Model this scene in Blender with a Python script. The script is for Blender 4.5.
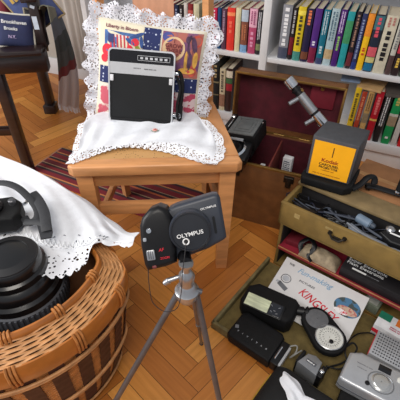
import bpy, bmesh, math, random
from mathutils import Vector, Matrix, Euler
R = math.radians
random.seed(7)
for o in list(bpy.data.objects): bpy.data.objects.remove(o)
S = bpy.context.scene
COL = S.collection
# ------------------------------------------------------------------ camera
CH, PITCH, FP = 1.09, R(40), 400.0
cam_d = bpy.data.cameras.new('camera'); cam = bpy.data.objects.new('camera', cam_d); COL.objects.link(cam)
cam.location = (0, 0, CH); cam.rotation_euler = (R(50), 0, 0)
cam_d.sensor_width = 36; cam_d.lens = 36; cam_d.clip_start = 0.02
S.camera = cam
# ------------------------------------------------------------------ world and light
S.view_settings.view_transform = 'Standard'; S.view_settings.look = 'None'
S.view_settings.gamma = 1; S.view_settings.exposure = 0.0; S.view_settings.use_curve_mapping = False
w = bpy.data.worlds.new('world'); S.world = w; w.use_nodes = True
w.node_tree.nodes['Background'].inputs[0].default_value = (0.88, 0.92, 1.0, 1)
w.node_tree.nodes['Background'].inputs[1].default_value = 0.42
def area(name, loc, target, size, power, col):
    l = bpy.data.lights.new(name, 'AREA'); l.shape = 'RECTANGLE'; l.size = size[0]; l.size_y = size[1]
    l.energy = power; l.color = col
    o = bpy.data.objects.new(name, l); COL.objects.link(o); o.location = loc
    o.rotation_euler = (Vector(target) - Vector(loc)).to_track_quat('-Z', 'Y').to_euler()
    return o
area('window_light', (-2.6, 0.5, 1.9), (0.0, 1.1, 0.3), (1.6, 1.5), 78, (0.98, 0.97, 0.95))
area('overhead_area_light', (-0.3, -0.5, 2.5), (0.0, 1.2, 0.2), (1.1, 1.1), 34, (1.0, 0.93, 0.84))  # broad warm light from above and behind the viewer; its source is unseen

# ------------------------------------------------------------------ projection helpers (pixel -> real point)
SN, CS = math.sin(PITCH), math.cos(PITCH)
def ray(px, py):
    u = (px-200)/FP; v = (200-py)/FP
    return Vector((u, CS+v*SN, -SN+v*CS))
def P(px, py, z):
    d = ray(px, py); t = (z-CH)/d.z
    return Vector((d.x*t, d.y*t, z))
def PY(px, py, y):
    d = ray(px, py); t = y/d.y
    return Vector((d.x*t, y, CH+d.z*t))

# ------------------------------------------------------------------ materials
def lin(c):
    return tuple(((x/255)/12.92 if x/255 <= .04045 else ((x/255+.055)/1.055)**2.4) for x in c) + (1,)
MC = {}
def mat(name, col, rough=.55, metal=0, var=.12, scale=30, bump=0, spec=.5, coat=0, stretch=None, col2=None, bscale=None):
    if name in MC: return MC[name]
    m = bpy.data.materials.new(name); m.use_nodes = True; nt = m.node_tree; N = nt.nodes; L = nt.links
    b = N['Principled BSDF']; b.inputs['Roughness'].default_value = rough; b.inputs['Metallic'].default_value = metal
    b.inputs['Specular IOR Level'].default_value = spec
    if coat: b.inputs['Coat Weight'].default_value = coat; b.inputs['Coat Roughness'].default_value = .15
    tc = N.new('ShaderNodeTexCoord'); mp = N.new('ShaderNodeMapping'); L.new(tc.outputs['Object'], mp.inputs[0])
    if stretch: mp.inputs['Scale'].default_value = stretch
    nz = N.new('ShaderNodeTexNoise'); nz.inputs['Scale'].default_value = scale; nz.inputs['Detail'].default_value = 4
    L.new(mp.outputs[0], nz.inputs['Vector'])
    c = lin(col); c2 = lin(col2) if col2 else tuple(x*(1-var) for x in c[:3])+(1,)
    c1 = c if col2 else tuple(min(1, x*(1+var)) for x in c[:3])+(1,)
    cr = N.new('ShaderNodeValToRGB'); cr.color_ramp.elements[0].position = .35; cr.color_ramp.elements[1].position = .65
    cr.color_ramp.elements[0].color = c2; cr.color_ramp.elements[1].color = c1
    L.new(nz.outputs[0], cr.inputs[0]); L.new(cr.outputs[0], b.inputs['Base Color'])
    if bump:
        n2 = N.new('ShaderNodeTexNoise'); n2.inputs['Scale'].default_value = bscale or scale*6; L.new(mp.outputs[0], n2.inputs['Vector'])
        bp = N.new('ShaderNodeBump'); bp.inputs['Strength'].default_value = bump; bp.inputs['Distance'].default_value = .002
        L.new(n2.outputs[0], bp.inputs['Height']); L.new(bp.outputs[0], b.inputs['Normal'])
    MC[name] = m; return m
def floor_mat():
    m = bpy.data.materials.new('parquet'); m.use_nodes = True; nt = m.node_tree; N = nt.nodes; L = nt.links
    b = N['Principled BSDF']; b.inputs['Roughness'].default_value = .38
    at = N.new('ShaderNodeAttribute'); at.attribute_name = 'plank'
    uv = N.new('ShaderNodeUVMap'); mp = N.new('ShaderNodeMapping'); mp.inputs['Scale'].default_value = (4, 60, 1)
    L.new(uv.outputs[0], mp.inputs[0])
    nz = N.new('ShaderNodeTexNoise'); nz.inputs['Scale'].default_value = 1.6; nz.inputs['Detail'].default_value = 6
    L.new(mp.outputs[0], nz.inputs['Vector'])
    cr = N.new('ShaderNodeValToRGB'); e = cr.color_ramp.elements
    e[0].color = lin((168, 100, 40)); e[1].color = lin((226, 158, 78)); e.new(.5).color = lin((200, 128, 56))
    L.new(at.outputs['Fac'], cr.inputs[0])
    r2 = N.new('ShaderNodeValToRGB'); r2.color_ramp.elements[0].position = .3; r2.color_ramp.elements[1].position = .7
    r2.color_ramp.elements[0].color = (.80, .74, .66, 1); r2.color_ramp.elements[1].color = (1.0, 1.0, 1.0, 1)
    L.new(nz.outputs[0], r2.inputs[0])
    mx = N.new('ShaderNodeMix'); mx.data_type = 'RGBA'; mx.blend_type = 'MULTIPLY'; mx.inputs[0].default_value = 1
    L.new(cr.outputs[0], mx.inputs[6]); L.new(r2.outputs[0], mx.inputs[7]); L.new(mx.outputs[2], b.inputs['Base Color'])
    return m
def lace_mat(name, scale=95, thr=.30, col=(235, 236, 240), wv=.16):
    m = bpy.data.materials.new(name); m.use_nodes = True; nt = m.node_tree; N = nt.nodes; L = nt.links
    b = N['Principled BSDF']; b.inputs['Base Color'].default_value = lin(col); b.inputs['Roughness'].default_value = .8
    tc = N.new('ShaderNodeTexCoord'); vo = N.new('ShaderNodeTexVoronoi'); vo.inputs['Scale'].default_value = scale
    L.new(tc.outputs['Object'], vo.inputs['Vector'])
    n2 = N.new('ShaderNodeTexNoise'); n2.inputs['Scale'].default_value = scale*.35; L.new(tc.outputs['Object'], n2.inputs['Vector'])
    ad = N.new('ShaderNodeMath'); ad.operation = 'ADD'; L.new(vo.outputs['Distance'], ad.inputs[0])
    ml = N.new('ShaderNodeMath'); ml.operation = 'MULTIPLY'; ml.inputs[1].default_value = wv*4
    L.new(n2.outputs[0], ml.inputs[0]); L.new(ml.outputs[0], ad.inputs[1])
    gt = N.new('ShaderNodeMath'); gt.operation = 'GREATER_THAN'; gt.inputs[1].default_value = thr+wv*2
    L.new(ad.outputs[0], gt.inputs[0]); L.new(gt.outputs[0], b.inputs['Alpha'])
    return m
def pattern_mat(name, base, ink, scale, kind='dots', thr=.28, rough=.8):
    m = bpy.data.materials.new(name); m.use_nodes = True; nt = m.node_tree; N = nt.nodes; L = nt.links
    b = N['Principled BSDF']; b.inputs['Roughness'].default_value = rough
    tc = N.new('ShaderNodeTexCoord')
    if kind == 'dots':
        t = N.new('ShaderNodeTexVoronoi'); t.inputs['Scale'].default_value = scale; t.inputs['Randomness'].default_value = .55; out = t.outputs['Distance']
    else:
        t = N.new('ShaderNodeTexNoise'); t.inputs['Scale'].default_value = scale; t.inputs['Detail'].default_value = 3; out = t.outputs[0]
    L.new(tc.outputs['Object'], t.inputs['Vector'])
    cr = N.new('ShaderNodeValToRGB'); cr.color_ramp.interpolation = 'LINEAR'
    e = cr.color_ramp.elements; e[0].position = thr; e[1].position = thr+.05
    e[0].color = lin(ink); e[1].color = lin(base)
    L.new(out, cr.inputs[0]); L.new(cr.outputs[0], b.inputs['Base Color'])
    return m

# ------------------------------------------------------------------ mesh builder
def ident(): return Matrix.Identity(4)
def TR(loc=(0,0,0), rz=0, rx=0, ry=0):
    return Matrix.Translation(Vector(loc)) @ Euler((rx, ry, rz)).to_matrix().to_4x4()
def catmull(pts, n=6, closed=False):
    pts = [Vector(p) for p in pts]; out = []; N = len(pts)
    rng = range(N if closed else N-1)
    for i in rng:
        if closed: p0, p1, p2, p3 = pts[i-1], pts[i], pts[(i+1) % N], pts[(i+2) % N]
        else: p0, p1, p2, p3 = pts[max(0, i-1)], pts[i], pts[i+1], pts[min(N-1, i+2)]
        for k in range(n):
            t = k/n
            out.append(.5*((2*p1)+(-p0+p2)*t+(2*p0-5*p1+4*p2-p3)*t*t+(-p0+3*p1-3*p2+p3)*t**3))
    if not closed: out.append(pts[-1])
    return out
class MB:
    def __init__(s): s.bm = bmesh.new()
    def _merge(s, b, M, mi):
        if M is not None: b.transform(M)
        for f in b.faces: f.material_index = mi
        me = bpy.data.meshes.new('t'); b.to_mesh(me); b.free(); s.bm.from_mesh(me); bpy.data.meshes.remove(me)
    def box(s, size, M=None, bev=0, seg=2, mi=0):
        b = bmesh.new(); bmesh.ops.create_cube(b, size=1)
        b.transform(Matrix.Diagonal((*size, 1)))
        if bev: bmesh.ops.bevel(b, geom=b.edges[:], offset=min(bev, min(size)*.45), segments=seg, affect='EDGES', profile=.5)
        s._merge(b, M, mi); return s
    def bx(s, x0, x1, y0, y1, z0, z1, bev=0, mi=0, M=None, seg=2):
        T = Matrix.Translation(((x0+x1)/2, (y0+y1)/2, (z0+z1)/2))
        return s.box((abs(x1-x0), abs(y1-y0), abs(z1-z0)), (M @ T) if M is not None else T, bev, seg, mi)
    def prism(s, poly, z0, z1, M=None, bev=0, seg=2, mi=0):
        b = bmesh.new(); vs = [b.verts.new((p[0], p[1], z0)) for p in poly]
        f = b.faces.new(vs); r = bmesh.ops.extrude_face_region(b, geom=[f])
        for v in [g for g in r['geom'] if isinstance(g, bmesh.types.BMVert)]: v.co.z = z1
        bmesh.ops.recalc_face_normals(b, faces=b.faces[:])
        if bev:
            es = [e for e in b.edges if abs(e.verts[0].co.z-e.verts[1].co.z) < 1e-6]
            bmesh.ops.bevel(b, geom=es, offset=bev, segments=seg, affect='EDGES', profile=.5)
        s._merge(b, M, mi); return s
    def cyl(s, p0, p1, r0, r1=None, seg=20, mi=0, bev=0):
        p0, p1 = Vector(p0), Vector(p1); r1 = r0 if r1 is None else r1; h = (p1-p0).length
        b = bmesh.new(); bmesh.ops.create_cone(b, cap_ends=True, segments=seg, radius1=r0, radius2=r1, depth=h)
        if bev:
            es = [e for e in b.edges if abs(e.verts[0].co.z-e.verts[1].co.z) < 1e-6]
            bmesh.ops.bevel(b, geom=es, offset=bev, segments=2, affect='EDGES')
        q = (p1-p0).to_track_quat('Z', 'Y').to_matrix().to_4x4()
        s._merge(b, Matrix.Translation((p0+p1)/2) @ q, mi); return s
    def lathe(s, prof, seg=32, M=None, mi=0, cap=True):
        b = bmesh.new(); rings = []
        for r, z in prof: rings.append([b.verts.new((r*math.cos(2*math.pi*i/seg), r*math.sin(2*math.pi*i/seg), z)) for i in range(seg)])
        for a, c in zip(rings, rings[1:]):
            for i in range(seg): b.faces.new((a[i], a[(i+1) % seg], c[(i+1) % seg], c[i]))
        if cap: b.faces.new(rings[0][::-1]); b.faces.new(rings[-1])
        bmesh.ops.recalc_face_normals(b, faces=b.faces[:])
        s._merge(b, M, mi); return s
    def tube(s, pts, r, seg=8, closed=False, mi=0, flat=None, up=None):
        """sweep a circle, or an ellipse flat=(a,b) with a across the up vector"""
        pts = [Vector(p) for p in pts]; b = bmesh.new(); rings = []; n = len(pts); prev = None
        for i, p in enumerate(pts):
            a = pts[i-1] if (i or closed) else p; c = pts[(i+1) % n] if (i < n-1 or closed) else p
            t = (c-a).normalized() if (c-a).length > 1e-9 else Vector((0,0,1))
            if up is not None: x = Vector(up).cross(t)
            elif prev is None: x = t.orthogonal()
            else: x = prev - t*prev.dot(t)
            if x.length < 1e-6: x = t.orthogonal()
            x.normalize(); prev = x; y = t.cross(x)
            ra, rb = flat if flat else ((r(i/n), r(i/n)) if callable(r) else (r, r))
            rings.append([b.verts.new(p + x*ra*math.cos(2*math.pi*k/seg) + y*rb*math.sin(2*math.pi*k/seg)) for k in range(seg)])
        m = len(rings)
        for i in range(m if closed else m-1):
            a, c = rings[i], rings[(i+1) % m]
            for k in range(seg): b.faces.new((a[k], a[(k+1) % seg], c[(k+1) % seg], c[k]))
        if not closed: b.faces.new(rings[0][::-1]); b.faces.new(rings[-1])
        bmesh.ops.recalc_face_normals(b, faces=b.faces[:])
        s._merge(b, None, mi); return s
    def grid(s, fn, nu, nv, mi=0, thick=0, skip=None):
        b = bmesh.new(); g = [[b.verts.new(fn(i/nu, j/nv)) for j in range(nv+1)] for i in range(nu+1)]
        for i in range(nu):
            for j in range(nv): b.faces.new((g[i][j], g[i+1][j], g[i+1][j+1], g[i][j+1]))
        bmesh.ops.recalc_face_normals(b, faces=b.faces[:])
        if thick:
            bmesh.ops.solidify(b, geom=b.faces[:], thickness=thick)
        s._merge(b, None, mi); return s
    def poly(s, pts, mi=0):
        vs = [s.bm.verts.new(p) for p in pts]; f = s.bm.faces.new(vs); f.material_index = mi; return s
    def build(s, name, m, parent=None, smooth=True, ang=35):
        me = bpy.data.meshes.new(name); s.bm.to_mesh(me); s.bm.free()
        for x in (m if isinstance(m, (list, tuple)) else [m]): me.materials.append(x)
        if smooth:
            for p in me.polygons: p.use_smooth = True
            me.set_sharp_from_angle(angle=R(ang))
        o = bpy.data.objects.new(name, me); COL.objects.link(o)
        if parent: o.parent = parent
        return o
def tag(o, label, cat, group=None, kind=None):
    o['label'] = label; o['category'] = cat
    if group: o['group'] = group
    if kind: o['kind'] = kind
    return o
def thing(name, label, cat, loc=(0,0,0), rz=0, group=None, M=None):
    o = bpy.data.objects.new(name, None); COL.objects.link(o); o.empty_display_size = .02
    if M is not None: o.matrix_world = M
    else: o.location = loc; o.rotation_euler = (0, 0, rz)
    tag(o, label, cat, group); return o
def struct(o): o['kind'] = 'structure'; return o
def text(s, size, M, m, parent, name='lettering', ext=.0004, align='CENTER', warp=None, shear=0, sx=1):
    cu = bpy.data.curves.new('t', 'FONT'); cu.body = s; cu.size = size; cu.align_x = align; cu.align_y = 'CENTER'
    cu.extrude = ext; cu.shear = shear; cu.space_line = .85; cu.resolution_u = 3; cu.offset = size*.012
    t = bpy.data.objects.new('t', cu); COL.objects.link(t)
    me = bpy.data.meshes.new_from_object(t.evaluated_get(bpy.context.evaluated_depsgraph_get()))
    bpy.data.objects.remove(t); bpy.data.curves.remove(cu)
    me.transform(Matrix.Diagonal((sx, 1, 1, 1)))
    if warp:
        for v in me.vertices: v.co = warp(v.co)
    if M is not None: me.transform(M)
    me.materials.clear(); me.materials.append(m); me.name = name
    o = bpy.data.objects.new(name, me); COL.objects.link(o); o.parent = parent
    return o
def glyphs(mb, w, h, rows, M, mi=0, seed=1, t=.0006):
    """rows of tiny broken strokes: print too small to read"""
    rnd = random.Random(seed); rh = h/rows
    for r in range(rows):
        x = -w/2; y = h/2-rh*(r+.5)
        while x < w/2-rh*.3:
            g = rh*rnd.uniform(.3, .55)
            mb.box((g, rh*rnd.uniform(.45, .62), t), M @ Matrix.Translation((x+g/2, y, 0)), mi=mi)
            x += g+rh*rnd.choice((.14, .14, .16, .4))
    return mb
def rrect(w, h, r, n=4, cx=0, cy=0):
    out = []
    for (sx, sy, a0) in ((1, 1, 0), (-1, 1, 90), (-1, -1, 180), (1, -1, 270)):
        for k in range(n+1):
            a = R(a0+90*k/n); out.append((cx+sx*(w/2-r)+r*math.cos(a), cy+sy*(h/2-r)+r*math.sin(a)))
    return out
RX = Matrix.Rotation(R(90), 4, 'X')   # xy plane -> standing, facing -y

# palette
WHITE = mat('white_paint', (214, 214, 216), .45, var=.03)
WOOD = mat('honey_oak', (200, 140, 88), .4, var=.14, scale=9, stretch=(1, 1, 6), coat=.2)
WOODX = mat('honey_oak_long', (204, 144, 92), .4, var=.14, scale=9, stretch=(1, 7, 7), coat=.2)
DARKWOOD = mat('dark_walnut', (34, 20, 19), .35, var=.25, scale=12, stretch=(1, 1, 5), coat=.3)
BLACK = mat('black_plastic', (15, 15, 18), .42, var=.1, spec=.35)
BLACKM = mat('black_matte', (12, 12, 14), .75, spec=.3, var=.2, bump=.2, scale=60)
LEATHER = mat('black_leatherette', (14, 14, 16), .6, spec=.3, var=.2, scale=80, bump=.5, bscale=900)
SILVER = mat('silver_metal', (178, 180, 184), .32, .85, var=.08)
CHROME = mat('chrome', (225, 228, 232), .15, 1, var=.03)
GREYM = mat('grey_metal', (108, 108, 112), .38, .7, var=.12)
CLOTH = mat('white_linen', (226, 228, 234), .85, var=.03, scale=60, bump=.25, bscale=1400)
PAPER = mat('paper_edge', (214, 204, 182), .8, var=.06, scale=200)
INKW = mat('white_ink', (226, 226, 226), .6, var=.02)
INKB = mat('black_ink', (28, 26, 28), .6, var=.02)
RED = mat('red_ink', (196, 30, 48), .6, var=.05)
BURG = mat('burgundy_plush', (80, 16, 30), .85, var=.3, scale=18, bump=.3)
BROWN = mat('brown_leatherette', (116, 74, 38), .55, var=.18, scale=25, bump=.4, bscale=700)
BRASS = mat('aged_brass', (150, 116, 62), .4, .7, var=.2)
OLIVE = mat('olive_leatherette', (126, 102, 52), .65, var=.16, scale=22, bump=.5, bscale=500)
OLIVE2 = mat('worn_olive_edge', (112, 100, 64), .7, var=.25, scale=40, bump=.4)
GREENF = mat('green_brown_felt', (108, 92, 52), .95, var=.2, scale=40, bump=.5)
REDF = mat('crimson_lining', (138, 22, 44), .8, var=.12, scale=30)

# ------------------------------------------------------------------ floor
def make_floor():
    Wd, n = .058, 5; Ln = Wd*n; g = .0007
    bm = bmesh.new(); uvl = bm.loops.layers.uv.new('UVMap'); at = bm.faces.layers.float.new('plank')
    ca, sa = math.cos(R(45.5)), math.sin(R(45.5))
    def quad(x0, x1, y0, y1, vert):
        cx, cy = (x0+x1)/2, (y0+y1)/2
        X, Y = ca*cx-sa*cy, sa*cx+ca*cy
        if not (-2.2 < X < 1.9 and -.35 < Y-1.0 < 2.4 or (-2.2 < X < 1.9 and -.7 < Y <= .7)): return
        x0 += g; x1 -= g; y0 += g; y1 -= g
        ps = [(x0, y0), (x1, y0), (x1, y1), (x0, y1)]
        f = bm.faces.new([bm.verts.new((ca*a-sa*b, sa*a+ca*b, 0)) for a, b in ps])
        f[at] = random.random(); o = (random.random()*9, random.random()*9)
        uvs = [(0, 0), (Ln, 0), (Ln, Wd), (0, Wd)]
        if vert: uvs = [(0, 0), (0, Wd), (Ln, Wd), (Ln, 0)]
        for l, uv in zip(f.loops, uvs): l[uvl].uv = (uv[0]+o[0], uv[1]+o[1])
    for k in range(-90, 120):
        for m in range(-14, 15):
            x = k*Wd+2*Ln*m; y = k*Wd
            if abs(x) > 5 or abs(y) > 5: continue
            quad(x, x+Ln, y, y+Wd, False); quad(x-Wd, x, y, y+Ln, True)
    for m, z in ((1, -.0015),):
        f = bm.faces.new([bm.verts.new(p) for p in ((-2.6, -.9, z), (2.2, -.9, z), (2.2, 3.6, z), (-2.6, 3.6, z))]); f.material_index = 1
    me = bpy.data.meshes.new('floor'); bm.to_mesh(me); bm.free()
    me.materials.append(floor_mat()); me.materials.append(mat('floor_joint', (70, 38, 18), .8))
    o = bpy.data.objects.new('floor', me); COL.objects.link(o); struct(o)
make_floor()

# ------------------------------------------------------------------ back wall and bookcase (24 degrees to the viewer)
AN = R(24); E = Vector((math.cos(AN), -math.sin(AN), 0)); NN = Vector((math.sin(AN), math.cos(AN), 0))
B0 = Vector((.315, 1.77, 0))
MBC = Matrix.Translation(B0) @ Matrix.Rotation(-AN, 4, 'Z')     # local x along the wall, y into it
def bc(px, py, off=0.0):
    d = ray(px, py); t = (B0+NN*off).dot(NN)/d.dot(NN)
    p = Vector((0, 0, CH)) + d*t; return (p-B0).dot(E), p.z
wallm = mat('warm_grey_wall', (176, 170, 160), .8, var=.04)
mb = MB(); mb.bx(-2.6, 1.9, .27, .33, 0, 2.3, M=MBC); struct(mb.build('wall_back', wallm))
mb = MB(); mb.bx(-2.6, -1.05, .255, .27, 0, .11, M=MBC, bev=.003); struct(mb.build('baseboard_back', WHITE))
mb = MB(); mb.bx(-2.05, -1.62, .22, .255, 0.0, .62, M=MBC, bev=.004)
mb.bx(-2.00, -1.67, .212, .22, .05, .57, M=MBC, bev=.003); o = mb.build('trim_1', mat('rust_brown_panel', (142, 74, 42), .6, var=.15)); struct(o)
# curtain: pleated sheet of real depth
s0, _ = bc(47, 60); s1, _ = bc(88, 60)
def curt(u, v):
    x = s0+(s1-s0)*u; y = .09+.014*math.sin(u*math.pi*2*6+math.sin(u*9))+.008*math.sin(u*31+v*3)
    return MBC @ Vector((x, y, .16+1.6*v))
mb = MB(); mb.grid(curt, 80, 10, thick=.003)
tag(mb.build('curtain', mat('beige_grey_curtain', (190, 184, 178), .85, var=.05, scale=40, stretch=(1, 1, .1))), 'pale grey pleated curtain hanging to the left of the bookcase', 'curtain')

ZU, ZL = .43, .12
case = thing('bookcase', 'white painted built-in bookcase along the back wall', 'bookcase', M=MBC)
SL = bc(92, 40)[0]
def cb(name, *a, **k):
    m_ = MB(); m_.bx(*a, bev=.0025); return m_.build(name, k.get('m', WHITE), case)
sdv = bc(263, 58)[0]
cb('shelf', SL, 1.25, 0, .235, ZU-.022, ZU); cb('shelf', SL, 1.25, 0, .235, ZL-.042, ZL); cb('shelf', SL, 1.25, 0, .235, ZU+.36, ZU+.385)
cb('plinth', SL, 1.25, .02, .235, 0, ZL-.044)
cb('upright', sdv-.017, sdv+.017, -.006, .235, ZL, 1.2); cb('upright', SL-.03, SL, -.006, .235, 0, 1.2); cb('upright', 1.25, 1.28, -.006, .235, 0, 1.2)
m_ = MB(); m_.bx(SL, 1.25, .235, .25, 0, 1.2); m_.build('back_panel', mat('grey_white_panel', (176, 178, 184), .6, var=.04), case)

def spine(w_, off, n=6):
    return [(-w_/2-off+(w_+2*off)*i/n, -.0035*math.sin(math.pi*i/n)-off) for i in range(n+1)]
def book(s, w_, z, h, dep, col, label, bands=(), marks=(), y0=.012, lean=0, group='books', paper=PAPER):
    nm = 'spine_%d_%d_%d' % col
    m = mat(nm, col, .45, var=.08, scale=50)
    t = thing('book', label, 'book', M=MBC @ TR((s, y0+.0035, z), rz=0, ry=lean), group=group)
    sp = spine(w_, 0); tk = .0018
    outer = [(w_/2, dep)] ; poly = [(-w_/2, dep)] + sp + [(w_/2, dep), (w_/2-tk, dep), (w_/2-tk, tk)] + [(-w_/2+tk, tk), (-w_/2+tk, dep)]
    b = MB(); b.prism(poly, 0, h); b.build('cover', m, t, ang=50)
    b = MB(); b.bx(-w_/2+tk+.0002, w_/2-tk-.0002, tk+.0002, dep-.003, .002, h-.003); b.build('page_block', paper, t)
    for (a, c, bc_) in bands:
        b = MB(); pol = spine(w_, .0005); pol = pol+[(w_/2+.0005, .006), (-w_/2-.0005, .006)]
        b.prism(pol, h*a, h*c); b.build('spine_band', mat('band_%d_%d_%d' % bc_, bc_, .45, var=.12, scale=120), t, ang=50)
    k = 0
    for (a, c, ink, rows) in marks:
        b = MB(); k += 1
        M_ = Matrix.Translation((0, -.0042, h*(a+c)/2)) @ RX @ Matrix.Rotation(R(-90), 4, 'Z')
        glyphs(b, h*(c-a), w_*.72, rows, M_, seed=hash(label) % 1000+k if False else len(label)*7+k, t=.0012)
        b.build('spine_title', mat('ink_%d_%d_%d' % ink, ink, .5, var=.03), t, smooth=False)
    return t
def row(lst, zs, group, y0=.012, dep=.15):
    for (x0, x1, yb, yt, col, label, bands, marks) in lst:
        a, _ = bc(x0, yb, y0); b, _ = bc(x1, yb, y0)
        xm = (x0+x1)/2+(x0+x1-400)/2/600*(yb-yt)
        _, zt = bc(xm, yt, y0)
        book((a+b)/2, (b-a)*.93, zs+.0004, max(.05, zt-zs), dep, col, label, bands, marks, y0, 0, group)
W_, K_ = (225, 225, 225), (25, 22, 26)
up_right = [
 (277, 286.5, 56, 5, (136, 138, 146), 'thick silver grey hardback, first book right of the white upright', [(0, .22, (70, 76, 96))], [(.25, .95, (235, 235, 238), 1)]),
 (287, 291, 57, 8, (34, 26, 30), 'thin black book with a dark red lower spine, beside the thick silver one', [(.1, .45, (118, 24, 38))], [(.5, .95, (190, 190, 190), 1)]),
 (291.5, 299, 58, 7, (222, 196, 40), 'yellow book with a small green and blue foot, left end of upper right shelf', [(0, .18, (70, 140, 130)), (.86, .93, (250, 225, 90))], [(.3, .84, (60, 60, 40), 1)]),
 (299.5, 306.5, 59, 9, (34, 28, 66), 'navy book with an orange title at the top of its spine', [(.05, .2, (120, 70, 50))], [(.68, .97, (238, 130, 84), 1)]),
 (307, 314, 60, 9, (82, 40, 128), 'purple book fading to dark red at its foot, between navy and teal spines', [(0, .3, (128, 32, 66))], [(.32, .42, (230, 225, 240), 1)]),
 (315, 321.5, 61, 10, (20, 112, 136), 'teal blue book with pale lettering, just left of the pale blue book', [(0, .12, (60, 70, 110))], [(.55, .97, (200, 220, 225), 2), (.2, .35, (200, 220, 225), 1)]),
 (322, 330, 62, 9, (178, 200, 206), 'wide pale blue white book in the middle of the upper right shelf', [(.12, .3, (196, 170, 130))], [(.45, .95, (84, 112, 130), 2)]),
 (330.5, 336.5, 63, 10, (76, 30, 118), 'violet book with pale and green lettering, right of the pale blue book', [], [(.6, .97, (220, 200, 235), 2), (.3, .55, (150, 200, 110), 1)]),
 (337, 344, 64, 12, (40, 158, 164), 'turquoise book with a green patch on its spine', [(.45, .85, (66, 150, 100))], []),
 (345, 350, 65, 12, (38, 32, 40), 'slim dark book with a brownish title next to the turquoise one', [(.05, .3, (110, 44, 54))], [(.4, .95, (170, 130, 110), 1)]),
 (350.5, 355.5, 65.5, 14, (44, 52, 98), 'slim dark blue book just left of the tall yellow and orange one', [(0, .14, (40, 60, 130))], [(.2, .9, (150, 165, 200), 1)]),
 (356, 362.5, 66, 14, (248, 196, 30), 'bright yellow book with an orange upper spine, toward the right end', [(.62, 1, (238, 146, 44))], [(.3, .42, (200, 70, 40), 1)]),
 (363, 372, 67, 15, (30, 40, 58), 'dark book with pink, cream and blue bands low on its spine', [(.02, .16, (24, 110, 150)), (.17, .27, (206, 196, 130)), (.28, .45, (216, 92, 104)), (.75, .98, (60, 110, 120))], [(.6, .95, (222, 80, 100), 1)]),
 (372.5, 385, 68, 16, (206, 198, 176), 'thick cream book with large black lettering down its spine', [], [(.2, .75, K_, 1), (.8, .97, (180, 120, 110), 2)]),
 (385.5, 391, 69, 17, (192, 190, 180), 'thin pale grey book right of the thick cream one', [(0, .35, (80, 60, 60))], [(.45, .9, (120, 120, 120), 1)]),
 (391.5, 399, 70, 18, (186, 52, 70), 'red book with a dark foot and pale blue top, right end of the upper shelf', [(0, .4, (40, 26, 30)), (.8, 1, (130, 190, 200))], [(.45, .78, (240, 200, 205), 1), (.1, .32, (230, 190, 80), 1)]),
 (399.5, 408, 71, 18, (60, 70, 60), 'dark green book partly cut off by the right edge', [], [(.3, .9, (210, 200, 120), 1)]),
]
row(up_right, ZU, 'books on the upper right shelf')
up_left = [
 (166, 169.5, 48, 5, (34, 34, 46), 'narrow dark book at the edge of the wooden chair splat', [], []),
 (170, 175, 48, 4, (176, 24, 48), 'red book behind the chair back, right of the broad splat', [], [(.3, .9, (230, 160, 170), 1)]),
 (175.5, 179.5, 48, 5, (26, 40, 70), 'navy book behind the chair back next to the red one', [], [(.3, .9, (150, 160, 190), 1)]),
 (180, 184, 49, 5, (42, 32, 36), 'black book seen through the chair back', [], [(.4, .9, (190, 190, 190), 1)]),
 (184.5, 188, 49, 3, (212, 206, 200), 'off white book seen through the chair back', [], []),
 (188.5, 193, 49, 4, (134, 36, 42), 'dark red book seen through the chair back, left of a cream one', [(.7, .85, (196, 90, 80))], []),
 (193.5, 199, 50, 4, (210, 204, 170), 'cream book right beside the chair post', [], []),
 (205, 210, 51, 9, (120, 122, 116), 'grey patterned book just right of the chair post', [(.5, .95, (74, 74, 70))], [(.1, .45, (210, 210, 205), 1)]),
 (210.5, 216, 51.5, 8, (206, 34, 82), 'crimson pink book with white lettering, left part of upper shelf', [(0, .25, (60, 20, 30))], [(.3, .95, (245, 225, 230), 1)]),
 (216.5, 220, 52, 8, (24, 72, 118), 'slim blue book with a white dot between crimson and maroon spines', [], [(.5, .56, W_, 1)]),
 (220.5, 225, 52.5, 9, (92, 58, 78), 'muted maroon book left of the bright red one', [], [(.35, .95, (160, 130, 150), 1)]),
 (225.5, 233, 53, 8, (224, 56, 44), 'bright red orange book on the upper left shelf', [(.82, .9, (246, 140, 90))], [(.35, .7, (240, 110, 84), 1)]),
 (233.5, 238.5, 54, 8, (214, 206, 166), 'pale cream yellow book right of the bright red orange one', [], []),
 (239, 245.5, 55, 9, (128, 76, 60), 'brown book with pale blue ends between cream and pink spines', [(.72, .98, (176, 190, 204)), (0, .18, (120, 160, 200))], [(.3, .65, (196, 120, 80), 2)]),
 (246.5, 254, 56, 9, (176, 70, 106), 'pink book with a pale pink top, near the white upright', [(.6, 1, (224, 170, 190))], [(.65, .95, (150, 70, 110), 2), (.15, .5, (220, 150, 180), 1)]),
 (254.5, 258.8, 56.5, 10, (38, 36, 42), 'black and white patterned book, last but one before the white upright', [(.1, .25, (120, 130, 90))], [(.35, .95, (200, 200, 205), 2)]),
 (259.2, 261.7, 57, 11, (58, 58, 66), 'very thin dark grey book touching the left face of the white upright', [], [(.3, .9, (220, 220, 225), 1)]),
]
row(up_left, ZU, 'books on the upper left shelf', dep=.14)
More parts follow.
